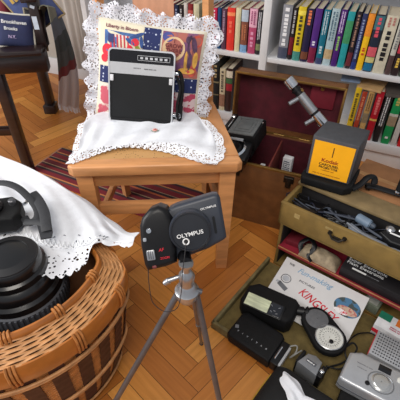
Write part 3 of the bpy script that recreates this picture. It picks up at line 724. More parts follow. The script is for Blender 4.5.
b.grid(drop, 100, 8, thick=.0012); b.build('linen', CLOTH, bc_o)
def lb(u, v):
    p = bcl(u, .79+.21*v); f = cur(ftE, u); dirn = (f-cur(bkE, u)).normalized(); p = p+dirn*.010*v*abs(math.sin(u*math.pi*16)); p.z = max(p.z, .415); return inv2 @ p
b = MB(); b.grid(lb, 220, 12); b.build('lace_border', lace_mat('cutwork_lace', 105, .27, (232, 234, 240)), bc_o)
b = MB()                                    # raised embroidery scallops along the border
for k in range(24):
    u = .28+.70*k/24; pts = [inv2 @ (bcl(u+.028*math.cos(t*.449), .70+.07*math.sin(t*.449))+Vector((0, 0, .0016))) for t in range(8)]
    b.tube(catmull(pts, 3), .0011, 5)
b.build('embroidery', mat('white_thread', (238, 240, 244), .7), bc_o)
b = MB()
for k in range(20):
    u = .30+.66*random.random(); v = .62+.22*random.random(); c = inv2 @ (bcl(u, v)+Vector((0, 0, .0013)))
    b.box((.006, .0022, .0006), Matrix.Translation(c) @ Matrix.Rotation(random.uniform(-1, 1), 4, 'Z'))
b.build('cutwork_eyelet', mat('eyelet_grey', (104, 108, 118), .9), bc_o)['kind'] = 'stuff'

# ------------------------------------------------------------------ large lens unit and strap
LX, LY = -.405, .57
ln = thing('large_lens', 'big round black lens with stepped rings and ribbed collar inside the basket', 'lens', (LX, LY, .30))
GL = mat('satin_black_lens', (14, 14, 16), .3, var=.1, coat=.3)
b = MB(); b.lathe([(.04, .155), (.052, .150), (.055, .142), (.055, .128), (.060, .124), (.062, .112), (.066, .108), (.071, .100), (.073, .086), (.079, .080), (.081, .066)], 56); b.build('stepped_barrel', GL, ln)
b = MB(); b.lathe([(.035, .153), (.036, .1575), (.05, .153), (.051, .149)], 56); b.build('front_cap', mat('cap_black', (20, 20, 23), .45), ln)
b = MB(); b.lathe([(.070, .0), (.082, .004), (.084, .02), (.084, .062), (.078, .068)], 56)
for k in range(56):
    t = 2*math.pi*k/56; b.box((.0035, .0045, .040), Matrix.Translation((.0848*math.cos(t), .0848*math.sin(t), .041)) @ Matrix.Rotation(t, 4, 'Z'), .0008)
b.build('ribbed_collar', mat('rubber_grey_black', (66, 69, 76), .5), ln)
b = MB(); b.lathe([(.06, -.06), (.075, -.05), (.076, 0)], 40); b.build('rear_barrel', BLACK, ln)
ln.scale = (1.17, 1.17, 1.04)
# slr body
c0 = P(6, 218, .45)
sl = thing('slr_camera', 'black camera body with strap lying on the white cloth behind the big lens', 'camera', (c0.x-.02, c0.y+.0, .432), R(12))
b = MB(); b.prism([(-.075, -.035), (.045, -.04), (.060, -.02), (.058, .02), (.035, .045), (-.075, .045)], 0, .045, bev=.008, seg=3); b.build('body', LEATHER, sl)
b = MB(); b.lathe([(.030, .04), (.031, .052), (.026, .058), (.012, .06)], 32, Matrix.Translation((-.01, .0, 0))); b.build('pentaprism_hump', BLACK, sl)
b = MB(); b.lathe([(.008, .044), (.008, .056), (.006, .058)], 20, Matrix.Translation((.040, .012, 0))); b.build('dial', GREYM, sl)
b = MB(); b.cyl((.056, .022, .03), (.068, .030, .03), .004); pts = [(.070+.007*math.cos(t*.524), .033+.009*math.sin(t*.524), .032) for t in range(12)]; b.tube(pts, .0014, 6, closed=True); b.build('strap_lug', CHROME, sl)
st = tag(None or MB().tube(catmull([P(-14, 184, .475), P(4, 183, .49), P(18, 188, .49), P(30, 199, .478), P(37, 209, .468), P(37, 218, .462), P(29, 223, .457), P(24, 217, .457)], 6), 0, 8, flat=(.009, .0018), up=(.2, -.3, 1)).build('camera_strap', mat('strap_webbing', (40, 41, 45), .7, var=.15, scale=200)), 'black webbing strap looping from the camera body over the white cloth', 'strap')
b = MB(); b.tube(catmull([P(32, 193, .462), P(38, 200, .475), P(44, 212, .475), P(46, 225, .468), P(47, 231, .462)], 6), 0, 8, flat=(.012, .002), up=(.1, -.3, 1))
b.tube([P(24, 222, .458), P(36, 222, .462), P(46, 224, .463)], 0, 8, flat=(.008, .002), up=(0, -.3, 1))
pts = [P(37, 225, .456), P(49, 220, .456), P(53, 232, .456), P(52, 238, .456), P(41, 240, .456)]
b.poly(pts); b.poly([p+Vector((0, 0, .003)) for p in pts][::-1])
for i in range(5): j = (i+1) % 5; b.poly([pts[i], pts[j], pts[j]+Vector((0, 0, .003)), pts[i]+Vector((0, 0, .003))])
tag(b.build('strap_pad', mat('strap_webbing2', (44, 45, 49), .65, var=.15, scale=200)), 'short wide black strap end with tab lying right of the camera body', 'strap')

# ------------------------------------------------------------------ tripod
TZ = .555
hub = PY(187, 292, .425)
tp = thing('tripod', 'small silver grey metal tripod standing on the parquet', 'tripod', (hub.x, hub.y, 0))
o3 = Vector((hub.x, hub.y, 0)); hz = hub.z
feet = [P(201.5, 344, .0), Vector((-.302, .290, 0)), Vector((.088, .272, 0))]
joints = [P(193, 290, hz-.005), P(177, 295, hz-.005), P(196, 292, hz-.005)]
for f_, j_ in zip(feet, joints):
    f_ = Vector((f_.x, f_.y, 0.0)); d = j_-f_
    b = MB(); j = j_-o3; f = f_-o3+d.normalized()*.012; k = j.lerp(f, .52)
    b.cyl(j, k, .0058, .0055, 14); b.cyl(k, f, .0042, .0042, 12); b.cyl(k-(j-k).normalized()*.01, k+(j-k).normalized()*.006, .0066, .0066, 14)
    lg = b.build('leg', GREYM, tp)
    b = MB(); b.cyl(f, f_-o3+d.normalized()*.003, .0062, .0052, 12, bev=.001); b.build('rubber_foot', BLACK, lg)
b = MB(); c = hub-o3
b.lathe([(.006, -.022), (.014, -.020), (.019, -.010), (.021, .0), (.021, .006), (.017, .010), (.015, .018), (.012, .022), (.012, .034)], 28, Matrix.Translation(c))
for j_ in joints: b.cyl(c+Vector((0, 0, -.004)), (j_-o3)+Vector((0, 0, .004)), .007, .007, 12, bev=.001)
b.build('hub', SILVER, tp)
b = MB(); b.lathe([(.009, .030), (.013, .034), (.014, .044), (.010, .052), (.007, .056), (.007, .070), (.012, .072), (.012, .076)], 24, Matrix.Translation(c)); b.build('ball_head', SILVER, tp)
b = MB(); b.cyl(c+Vector((-.010, 0, .042)), c+Vector((-.030, -.004, .036)), .0035, .0045, 12); b.cyl(c+Vector((-.028, -.004, .037)), c+Vector((-.037, -.006, .030)), .0055, .0045, 12, bev=.001); b.build('locking_lever', SILVER, tp)
b = MB(); b.cyl(c+Vector((.016, 0, .004)), c+Vector((.026, -.002, .002)), .006, .005, 14, bev=.001); b.build('knob', GREYM, tp)

# ------------------------------------------------------------------ compact zoom camera on the tripod
cc = PY(182, 235, .462)
dist = (cc-Vector((0, 0, CH))).length; K = 1.05*dist*math.cos(math.atan(30/400))/400
tl_ = R(33)
ex = Vector((1, 0, 0)); ez = Vector((0, math.sin(tl_), math.cos(tl_))); ey = Vector((0, math.cos(tl_), -math.sin(tl_)))
# local x right, y up, z toward the viewer
MO = Matrix(((ex.x, ez.x, -ey.x, cc.x), (ex.y, ez.y, -ey.y, cc.y), (ex.z, ez.z, -ey.z, cc.z), (0, 0, 0, 1)))
oc = thing('compact_zoom_camera', 'dark blue grey bridge camera with round capped lens mounted on the silver tripod', 'camera', M=MO)
def q(cx, cy): return ((cx/4.444+140-182)*K, -(cy/4.444+190-230)*K*1.03)
CB = mat('blue_black_plastic', (44, 49, 60), .42, var=.08)
b = MB(); b.prism([q(*a) for a in ((130, 72), (160, 58), (318, 12), (338, 12), (348, 26), (377, 192), (366, 203), (300, 240), (180, 285), (120, 290), (100, 200), (105, 110))], -.058, -.006, bev=.006, seg=3); b.build('body', CB, oc)
b = MB(); b.prism([q(*a) for a in ((10, 140), (20, 105), (50, 70), (88, 55), (120, 66), (150, 110), (160, 200), (165, 290), (120, 308), (40, 326), (28, 300), (14, 220))], -.050, .010, bev=.010, seg=4); b.build('grip', BLACK, oc)
cxy = q(222, 153); RC = 88/4.444*K
b = MB(); b.lathe([(RC*.98, -.02), (RC, .0), (RC*.99, .016), (RC*.95, .019)], 48, Matrix.Translation((*cxy, 0))); b.build('lens_barrel', CB, oc)
b = MB(); b.lathe([(RC*.93, .014), (RC*.93, .021), (RC*.90, .0235), (RC*.86, .0235), (RC*.84, .022), (.001, .022)], 48, Matrix.Translation((*cxy, 0)), cap=False); cp = b.build('lens_cap', mat('cap_dark', (22, 25, 33), .42), oc)
MT = lambda x, y, z, a: Matrix.Translation((*q(x, y), z)) @ Matrix.Rotation(R(a), 4, 'Z')
text('OLYMPUS', .0088, MT(222, 163, .0232, 13), INKW, cp, sx=1.12)
b = MB(); h_ = q(206, 192)
b.lathe([(.0050, .022), (.0056, .0245), (.0046, .0252), (.0036, .0245), (.0032, .023)], 24, Matrix.Translation((*h_, 0)), cap=False); b.build('cap_eyelet', INKW, cp)
b = MB(); b.cyl((*h_, .0215), (*h_, .0236), .0034, .0034, 20); b.build('cord_hole', INKB, cp)
text('OLYMPUS', .0047, MT(297, 66, -.0052, 15), INKW, oc, sx=1.3)
b = MB(); b.prism(rrect(.0042, .029, .002), 0, .0012, MT(325, 138, -.0062, 10)); b.build('flash_slot', mat('slot_black', (12, 12, 14), .3), oc)
b = MB(); b.cyl((*q(50, 155), .008), (*q(50, 155), .0125), .0042, .0040, 20, bev=.0006); b.build('shutter_button', CHROME, oc)
b = MB(); b.prism(rrect(.0055, .006, .0015), .009, .012, MT(33, 192, 0, 5), bev=.0005); b.build('sensor_window', mat('clear_grey', (150, 156, 164), .15), oc)
b = MB(); b.prism(rrect(.0135, .0165, .002), .008, .0135, MT(58, 255, 0, 8), bev=.0008); b.build('zoom_rocker', SILVER, oc)
for k in range(3):
    b = MB(); b.box((.0012, .013, .001), MT(49+k*9, 254, .0138, 8)); b.build('rocker_rib', GREYM, oc)
b = MB(); b.prism(rrect(.007, .0045, .001), .009, .0115, MT(72, 305, 0, 10), bev=.0005); b.build('red_eye_lamp', mat('dim_red_plastic', (110, 50, 50), .2), oc)
text('AF', .0072, MT(100, 234, .0104, 10), RED, oc, shear=.2); text('ZOOM', .0050, MT(116, 267, .0104, 10), RED, oc)
b = MB(); pts = [Vector((*q(45, 300), .004)), Vector((*q(44, 350), .006)), Vector((*q(50, 420), .004)), Vector((*q(62, 470), 0)), Vector((*q(110, 505), 0)), Vector((*q(165, 480), .01)), Vector((*q(185, 400), .022)), Vector((*q(190, 320), .026)), Vector((*q(200, 250), .028)), Vector((*h_, .024))]
b.tube(catmull(pts, 6), .0007, 6); b.build('cap_cord', INKB, oc)
b = MB(); b.cyl(MO.inverted() @ (hub+Vector((0, 0, .074))), (q(190, 285)[0], q(190, 285)[1]+.008, -.02), .010, .012, 16); b.build('tripod_mount', BLACK, oc)

# ------------------------------------------------------------------ brown trunk with burgundy lining
fl = Vector((.035, 1.235, 0)); AT = R(23)
MTK = Matrix.Translation(fl) @ Matrix.Rotation(-AT, 4, 'Z')
tk_ = thing('open_trunk', 'brown trunk standing open with burgundy lining in front of the bookcase', 'trunk', M=MTK)
TL, TD, TH = .41, .235, .272; w_ = .010
b = MB(); b.bx(0, TL, 0, w_, 0, TH, bev=.002); b.bx(0, TL, TD-w_, TD, 0, TH, bev=.002); b.bx(0, w_, 0, TD, 0, TH, bev=.002); b.bx(TL-w_, TL, 0, TD, 0, TH, bev=.002); b.bx(0, TL, 0, TD, 0, .01); b.build('body', BROWN, tk_)
b = MB(); t2 = .003
b.bx(w_, TL-w_, w_, w_+t2, .01, TH-.004); b.bx(w_, TL-w_, TD-w_-t2, TD-w_, .01, TH-.004); b.bx(w_, w_+t2, w_, TD-w_, .01, TH-.004); b.bx(TL-w_-t2, TL-w_, w_, TD-w_, .01, TH-.004); b.bx(w_, TL-w_, w_, TD-w_, .12, .124); b.build('lining', BURG, tk_)
b = MB(); b.bx(.215, .221, w_, TD-w_, .12, TH-.012, bev=.001); b.build('divider', mat('divider_board', (120, 52, 44), .7), tk_)
# lid (opened upright, leaning slightly back)
ML = TR((0, TD+.004, TH-.004), rx=R(-4))
LH, LD = .226, .055
b = MB(); b.bx(0, TL, LD-.006, LD, 0, LH, M=ML); b.bx(0, .008, 0, LD, 0, LH, M=ML); b.bx(TL-.008, TL, 0, LD, 0, LH, M=ML); b.bx(0, TL, 0, LD, LH-.008, LH, M=ML); b.bx(0, TL, 0, LD, 0, .008, M=ML); lid = b.build('lid', BROWN, tk_)
b = MB(); b.bx(.008, TL-.008, LD-.012, LD-.006, .008, LH-.008, M=ML); b.build('lid_lining', BURG, lid)
b = MB(); b.bx(.004, TL-.004, -.002, .002, LH-.006, LH+.001, M=ML, bev=.001); b.bx(.0, .006, -.002, .002, 0, LH, M=ML, bev=.001); b.bx(TL-.006, TL, -.002, .002, 0, LH, M=ML, bev=.001); b.bx(.0, TL, -.002, .002, 0, .008, M=ML, bev=.001); b.build('lid_edge_strip', BRASS, lid)
b = MB(); b.bx(.285, .375, LD-.020, LD-.012, .125, .225, M=ML, bev=.003); pk = b.build('lid_pocket', mat('burgundy_flap', (118, 24, 42), .7, var=.1), lid)
b = MB(); b.cyl(ML @ Vector((.325, LD-.02, .20)), ML @ Vector((.325, LD-.026, .20)), .008, .006, 20, bev=.001); b.build('snap', BRASS, pk)
b = MB(); b.bx(.0, TL, -.001, .010, TH-.008, TH+.001, bev=.0015); b.build('body_edge_strip', BRASS, tk_)
for x in (.112, .30):
    b = MB(); b.bx(x-.018, x+.018, -.005, .001, TH-.040, TH-.012, bev=.002); b.bx(x-.010, x+.010, -.010, -.003, TH-.058, TH-.020, bev=.003)
    b.cyl((x-.016, -.006, TH-.018), (x+.016, -.006, TH-.018), .003); b.build('latch', mat('dark_iron', (46, 38, 32), .45, .6), tk_)
for x in (.10, .20, .30):
    b = MB(); b.cyl((x-.02, TD+.002, TH), (x+.02, TD+.002, TH), .004, seg=12); b.build('hinge', BRASS, tk_)
# contents: small white film box
p = MTK @ Vector((.272, .10, .125))
sb = thing('film_box', 'small white printed box standing inside the open trunk', 'box', (p.x, p.y, p.z), R(-30))
b = MB(); b.bx(-.017, .017, -.012, .012, 0, .145, bev=.001); b.build('carton', mat('white_card', (214, 214, 216), .7), sb)
b = MB(); glyphs(b, .026, .05, 6, Matrix.Translation((0, -.0124, .11)) @ RX, seed=9); b.build('printed_text', mat('print_blue_grey', (84, 92, 110), .6), sb, smooth=False)
p = MTK @ Vector((.19, .07, .125))
b = MB(); b.bx(-.02, .02, -.012, .012, 0, .10, bev=.003); b.bx(-.012, .006, -.013, .008, .1, .108, bev=.001, mi=1)
tag(b.build('flash_battery_case', [mat('deep_maroon_box', (66, 20, 28), .6), WHITE]), 'small maroon case with white tab in the left half of the trunk', 'box'); bpy.data.objects['flash_battery_case'].location = (p.x, p.y, p.z); bpy.data.objects['flash_battery_case'].rotation_euler = (0, 0, R(-23))

# ------------------------------------------------------------------ vintage folding camera resting in the trunk
def camv(x, y, d): return Vector((x, 0, 0))+Vector((0, SN, CS))*y+Vector((0, CS, -SN))*d
vd = 1.45; vc = Vector((0, 0, CH))+ray(245.5, 125.5)*vd
uu, vv = camv(25, -6, -12)*vd/400, camv(14, 20.5, 19)*vd/400
vw, vh = uu.length, vv.length; vx = uu.normalized(); vy = (vv-vx*vv.dot(vx)).normalized(); vz = vx.cross(vy)
MV = Matrix(((vx.x, vy.x, vz.x, vc.x), (vx.y, vy.y, vz.y, vc.y), (vx.z, vy.z, vz.z, vc.z), (0, 0, 0, 1)))
vm = thing('vintage_press_camera', 'old black camera with grey back panel and chrome lens ring, tilted in the trunk', 'camera', M=MV)
b = MB(); b.box((vw*1.06, vh*1.04, .060), Matrix.Translation((0.004, 0, -.033)), .005); b.build('body', LEATHER, vm)
GR = mat('grey_leather_panel', (104, 107, 108), .6, var=.12, bump=.3, scale=60)
b = MB(); b.box((vw*.96, vh*.96, .006), Matrix.Translation((0, 0, -.002)), .002); pn = b.build('back_panel', GR, vm)
b = MB(); 
for (a, c, d, e) in ((-.30, .34, -.35, -.33), (-.30, .34, .33, .35), (-.31, -.29, -.35, .35), (.33, .35, -.35, .35)): b.bx(a*vw, c*vw, d*vh, e*vh, .001, .0026, bev=.0004)
b.bx(-.20*vw, .24*vw, -.22*vh, .22*vh, .001, .0030, bev=.0006); b.build('raised_frame', mat('dark_grey_panel', (98, 101, 102), .5), pn)
b = MB(); b.box((.022, vh*1.05, .045), Matrix.Translation((-vw/2-.012, .004, -.020)), .004); sd = b.build('side_rail', BLACK, vm)
for s in (-.38, .36):
    b = MB(); b.lathe([(.0072, 0), (.0078, .003), (.005, .006)], 20, Matrix.Translation((-vw/2-.012, s*vh, .002))); b.build('winding_knob', CHROME, sd)
b = MB(); b.bx(-vw/2-.006, -vw/2-.003, -.25*vh, .42*vh, .002, .005, bev=.0005); b.build('chrome_strip', CHROME, sd)
b = MB(); b.box((.004, .012, .010), Matrix.Translation((vw/2+.003, vh*.30, -.004)), .001); b.build('catch', CHROME, vm)
LXm = MV.inverted() @ Matrix.Translation(Vector((0, 0, CH))+ray(234, 150)*1.42) @ MV.to_3x3().to_4x4() @ Matrix.Rotation(R(14), 4, 'X') @ Matrix.Scale(1.5, 4)
b = MB(); b.box((vw*.75, .058, .02), LXm @ Matrix.Translation((0, 0, -.005)), .004); b.build('front_standard', BLACK, vm)
b = MB(); b.lathe([(.030, 0), (.031, .010), (.027, .014), (.024, .010), (.024, .004)], 36, LXm, cap=False); b.build('chrome_lens_ring', CHROME, vm)
b = MB(); b.lathe([(.024, .003), (.020, .010), (.016, .014), (.012, .010), (.001, .008)], 32, LXm, cap=False); b.build('lens_barrel', BLACK, vm)
b = MB(); b.box((.036, .008, .003), LXm @ TR((.0, .022, .014), rz=0), .001); b.build('aperture_scale', SILVER, vm)
b = MB(); b.bx(-.045, .045, -.075, .020, -.088, -.060, bev=.006); b.build('bed', BLACKM, vm)

# ------------------------------------------------------------------ chrome telescope/microscope tube
t0 = PY(287.5, 79, 1.30); t1 = PY(325, 126, 1.215)
ax = (t1-t0).normalized(); Lt = (t1-t0).length
t_ = thing('chrome_light_tube', 'slim chrome instrument with two side pegs leaning against the burgundy trunk lid', 'instrument', (t1.x, t1.y, t1.z))
A = t0-t1; B_ = Vector((0, 0, 0))
def at(k): return A.lerp(B_, k)
b = MB(); b.cyl(at(.0), at(.17), .019, .019, 28, bev=.002); b.build('eyepiece', CHROME, t_)
b = MB(); b.cyl(at(.17), at(.33), .012, .0135, 24); b.cyl(at(.21), at(.25), .017, .017, 24, bev=.001); b.build('black_collar', BLACK, t_)
b = MB(); b.cyl(at(.33), at(.70), .0165, .0165, 28, bev=.001); b.build('tube', SILVER, t_)
b = MB(); b.cyl(at(.70), at(.74), .0145, .0145, 24); b.build('black_ring', BLACK, t_)
b = MB(); b.cyl(at(.74), at(.95), .0185, .0185, 28, bev=.001); b.build('lower_sleeve', CHROME, t_)
pe = (ray(299, 97)-ray(309, 91)).normalized()*.050
for k in (.37, .80):
    b = MB(); b.cyl(at(k), at(k)+pe, .0075, .0075, 18, bev=.0008); b.build('side_peg', SILVER, t_)
b = MB(); b.cyl(at(.95), at(1.12), .010, .009, 20); b.cyl(at(1.10), Vector((.02, -.05, -t1.z+.285)) , .006, .006, 12); b.build('stand', BLACK, t_)
b = MB(); b.box((.012, .02, .004), Matrix.Translation(at(.24)+Vector((.016, 0, .002))), .001); b.build('brass_clip', BRASS, t_)

# ------------------------------------------------------------------ olive fitted case (38 degrees)
C0 = Vector((.033, .689, 0)); AC = R(38)
MCs = Matrix.Translation(C0) @ Matrix.Rotation(-AC, 4, 'Z')          # local x along the case, y away
def Cs(u, n, z=0): return MCs @ Vector((u, n, z))
cs_ = thing('fitted_camera_case', 'olive leatherette equipment case with dropped front, open upper tray and crimson lined shelf', 'case', M=MCs)
L_ = .62; NF = .335; NB = .515; x0 = .02
# side walls, back, lid board
b = MB(); b.bx(x0, x0+.010, NF+.012, NB, 0, .295, bev=.002); b.bx(L_-.01, L_, NF+.012, NB, 0, .295, bev=.002); b.bx(x0, L_, NB-.008, NB, 0, .295); b.bx(x0, L_, NF+.01, NB, 0, .01); b.build('body', OLIVE, cs_)
b = MB(); b.bx(x0-.004, L_, NF+.105, NB+.002, .296, .308, bev=.003); b.build('top_board', mat('worn_brown_olive', (124, 104, 70), .7, var=.22, scale=16, bump=.3), cs_)
# upper tray
b = MB(); b.bx(x0-.006, L_, NF, NF+.012, .205, .293, bev=.003); b.bx(x0-.006, x0+.006, NF, NF+.11, .205, .290, bev=.003); b.bx(x0, L_, NF, NF+.13, .205, .212); b.bx(x0, L_, NF+.12, NF+.13, .205, .292)
tr = b.build('upper_tray', OLIVE, cs_)
b = MB(); b.bx(x0+.006, L_-.01, NF+.012, NF+.12, .212, .215); b.bx(x0+.006, x0+.008, NF+.012, NF+.12, .212, .284); b.bx(x0+.006, L_-.01, NF+.117, NF+.1195, .212, .288); b.bx(x0+.006, L_-.01, NF+.012, NF+.0135, .212, .284); b.build('tray_lining', mat('near_black_felt', (26, 24, 26), .95), tr)
b = MB(); u0 = .205
b.tube([( u0-.022, NF-.006, .262), (u0-.010, NF-.010, .250), (u0+.010, NF-.010, .250), (u0+.022, NF-.006, .262)], .0035, 8)
for dx in (-.022, .022): b.cyl((u0+dx, NF+.002, .262), (u0+dx, NF-.008, .262), .007, .006, 14, bev=.001)
b.bx(u0-.012, u0+.012, NF-.006, NF, .240, .256, bev=.002); b.build('clasp', mat('dark_iron2', (40, 34, 28), .5, .5), tr)
for w0 in ((.065, .083, .255, .272), (.165, .188, .268, .276)):
    b = MB(); b.bx(w0[0], w0[1], NF-.0006, NF, w0[2], w0[3]); b.build('worn_patch', mat('scuffed_tan', (158, 136, 86), .8, var=.2, scale=80), tr)
# crimson shelf
b = MB(); b.bx(x0+.010, L_-.01, NF+.004, NB-.01, .098, .102); sh = b.build('lined_shelf', REDF, cs_)
b = MB(); b.bx(x0+.010, L_-.01, NF, NF+.006, .092, .106, bev=.002); b.build('shelf_edge', mat('red_edge', (132, 34, 40), .6), sh)
b = MB(); b.bx(x0+.011, L_-.01, NF-.0015, NF+.001, .104, .108, bev=.0005); b.build('shelf_piping', mat('tan_piping', (176, 120, 80), .6), sh)
b = MB(); b.bx(x0+.010, L_-.01, NB-.010, NB-.008, .01, .20); b.bx(x0+.010, x0+.012, NF+.015, NB-.01, .01, .2); b.build('inner_lining', mat('dark_lining', (30, 26, 24), .9), cs_)
# dropped front
b = MB(); b.bx(0, L_, 0, NF, 0.0005, .008, bev=.001); b.bx(0, L_, 0, .012, 0.0005, .034, bev=.004); b.bx(0, .012, 0, NF, 0.0005, .034, bev=.004); b.bx(L_-.012, L_, 0, NF, 0.0005, .034, bev=.004); fr2 = b.build('dropped_front', OLIVE2, cs_)
b = MB(); b.bx(.012, L_-.012, .012, NF, .008, .011); b.build('felt_lining', GREENF, fr2)
b = MB(); b.bx(.16, .20, -.004, .002, .012, .022, bev=.002); b.bx(.172, .188, -.007, 0, .006, .018, bev=.002); b.build('latch', mat('dark_iron3', (40, 36, 30), .5, .5), fr2)

# cardboard box behind the case
bx_ = thing('cardboard_box', 'brown cardboard box behind the olive case, beside the bookcase', 'box', M=MCs @ Matrix.Translation((.14, NB+.01, 0)))
b = MB(); b.bx(0, .44, 0, .19, 0, .302, bev=.002); b.build('carton', mat('brown_card', (150, 104, 66), .8, var=.12, scale=20), bx_)
b = MB(); b.bx(.0, .44, .085, .105, .302, .3026); b.build('packing_tape', mat('tan_tape', (168, 124, 80), .4), bx_)

# ------------------------------------------------------------------ yellow-labelled grey slide viewer on top
KZ = .309
BLk, BRk = P(305.5, 173, KZ+.030), P(349, 185, KZ+.030)
kd = math.atan2(BRk.y-BLk.y, BRk.x-BLk.x); KW = (BRk-BLk).length; 
kv = thing('slide_viewer', 'grey slide projector box with yellow label on the olive case', 'projector', ((BLk.x+BRk.x)/2, (BLk.y+BRk.y)/2, KZ), kd)
KH = .140; KD = .105
DG = mat('dark_grey_housing', (62, 63, 67), .6, var=.08, scale=60)
b = MB(); b.bx(-KW/2, KW/2, 0, KD, .030, .030+KH, bev=.004)
for v in b.bm.verts:
    if v.co.y > KD*.5: v.co.x = v.co.x*.97+.012
b.build('housing', DG, kv)
b = MB(); b.bx(-KW/2+.002, KW/2-.002, -.003, .004, .032, .030+KH-.002, bev=.002); lp = b.build('front_panel', mat('grey_front', (74, 74, 78), .55), kv)
b = MB(); b.bx(-KW/2+.009, KW/2-.009, -.0042, -.002, .037, .030+KH-.012); yl = b.build('yellow_label', mat('warm_yellow_label', (250, 178, 20), .6, var=.03), lp)
KT = lambda x, z: Matrix.Translation((x, -.0046, z)) @ RX
OR = mat('label_red_brown', (150, 50, 20), .6)
text('Kodak', .0175, KT(-.004, .096), OR, yl, sx=1.1); text('CAROUSEL', .0115, KT(-.004, .0815), INKB, yl, sx=1.05); text('PROJECTOR', .0105, KT(-.004, .071), INKB, yl)
b = MB(); glyphs(b, .04, .005, 1, KT(-.004, .061), seed=4, t=.0006); glyphs(b, .085, .006, 1, KT(-.004, .046), seed=8, t=.0004); b.build('small_print', mat('label_brown', (170, 110, 20), .6), yl, smooth=False)
b = MB(); b.bx(-.0012, .0012, -.0048, -.004, .112, .145); b.build('label_line', INKB, yl)
b = MB(); b.prism([(-KW/2-.006, -.022), (KW/2-.01, -.026), (KW/2+.012, -.005), (KW/2+.016, KD), (-KW/2, KD), (-KW/2-.012, .0)], 0, .030, bev=.007, seg=3); b.build('base', BLACKM, kv)
b = MB(); b.tube(catmull([(KW/2+.01, .01, .012), (KW/2+.03, .030, .022), (KW/2+.045, .055, .038), (KW/2+.062, .060, .040), (KW/2+.068, .052, .022)], 6), 0, 8, flat=(.010, .005), up=(0, -.3, 1)); b.build('bracket_arm', BLACK, kv)

# black flash bracket at right
hb = thing('flash_bracket', 'black tubular flash bracket with grip at the right edge of the case top', 'bracket', (0, 0, 0))
hb.location = P(382, 190, .31); i3 = -hb.location
z = .318
b = MB(); b.tube(catmull([P(366, 186, z)+i3, P(375, 187, z)+i3, P(388, 191, z)+i3, P(402, 195, z)+i3, P(412, 198, z)+i3], 6), 0, 10, flat=(.011, .007), up=(0, 0, 1)); b.build('bar', BLACK, hb)
b = MB(); b.cyl(P(399, 194, .312)+i3, P(399, 194, .312)+i3+Vector((.0, .0, .10)), .014, .013, 20, bev=.003); b.build('grip', BLACKM, hb)
b = MB(); b.lathe([(.0065, .0), (.007, .004), (.004, .006)], 16, Matrix.Translation(P(397, 193, .326)+i3)); b.build('chrome_screw', CHROME, hb)
b = MB(); b.lathe([(.010, .0), (.012, .008), (.009, .014)], 18, Matrix.Translation(P(368, 188, .310)+i3)); b.build('knob', BLACK, hb)

# ------------------------------------------------------------------ contents of the upper tray
def cable(pts, r, m, name, label, n=8):
    b = MB(); b.tube(catmull(pts, n), r, 8); return tag(b.build(name, m), label, 'cable')
GC = mat('grey_cable', (120, 124, 132), .5)
def tr_loop(uc, nc, ru, rn, z, turns, seed):
    rnd = random.Random(seed); pts = []
    for k in range(turns*10):
        a = 2*math.pi*k/10; pts.append(Cs(uc+ru*(.85+.15*rnd.random())*math.cos(a), nc+rn*(.8+.2*rnd.random())*math.sin(a), z+.004*rnd.random()+.003*(k//10)))
    return pts
cable(tr_loop(.105, NF+.062, .070, .034, .240, 4, 1), .0034, BLACK, 'flash_cable', 'coiled black flash cable in the left part of the upper tray')
cable(tr_loop(.20, NF+.060, .050, .034, .250, 3, 2), .0030, mat('navy_cable', (30, 34, 50), .5), 'flash_cable', 'dark navy cable heaped in the middle of the upper tray')
cable([Cs(.165, NF+.03, .262), Cs(.20, NF+.050, .276), Cs(.26, NF+.030, .280), Cs(.33, NF+.022, .280), Cs(.42, NF+.020, .280), Cs(.50, NF+.020, .275)], .0036, GC, 'power_cable', 'outermost light grey cable running along the front of the upper tray')
cable([Cs(.175, NF+.045, .258), Cs(.21, NF+.062, .268), Cs(.27, NF+.042, .272), Cs(.34, NF+.034, .274), Cs(.42, NF+.032, .274), Cs(.50, NF+.036, .27)], .0036, mat('grey_cable2', (98, 102, 112), .5), 'power_cable', 'second darker grey cable behind the outermost one in the upper tray')
for k_ in range(9):
    rr_ = random.Random(100+k_); u_ = .035+.026*k_
    pts_ = [Cs(u_+rr_.uniform(-.02, .02)+.022*i_*rr_.choice((1, 1, -.4)), NF+.03+.07*rr_.random(), .264+.020*rr_.random()) for i_ in range(6)]
    cable(pts_, rr_.uniform(.0018, .0036), [BLACK, mat('navy_cable', (30, 34, 50), .5), mat('slate_cable', (66, 72, 84), .5)][k_ % 3], 'tangled_cable', ['thin black', 'dark navy', 'slate grey'][k_ % 3]+' cable tangled in the upper tray, '+['at its left end', 'a little right of its left end', 'below the yellow label', 'above the pale scuff mark', 'above the crimson shelf', 'above the worn pouch', 'left of the iron clasp', 'behind the iron clasp', 'beside the blue grey plug'][k_])
b = MB(); b.prism([(-.12, -.045), (.10, -.048), (.14, .0), (.12, .046), (-.11, .048)], 0, .030, bev=.008); g = tag(b.build('rolled_black_pouch', BLACKM), 'flat black pouch under the cables in the upper tray', 'pouch'); g.matrix_world = MCs @ TR((.19, NF+.066, .2305))
b = MB(); b.prism([(-.02, -.012), (.024, -.010), (.030, .010), (-.018, .014)], 0, .016, bev=.003); g = tag(b.build('blue_battery_holder', mat('pale_slate', (120, 128, 140), .4)), 'small pale slate plastic piece among the cables near the iron clasp', 'adapter'); g.matrix_world = MCs @ TR((.232, NF+.040, .262), rz=R(-20))
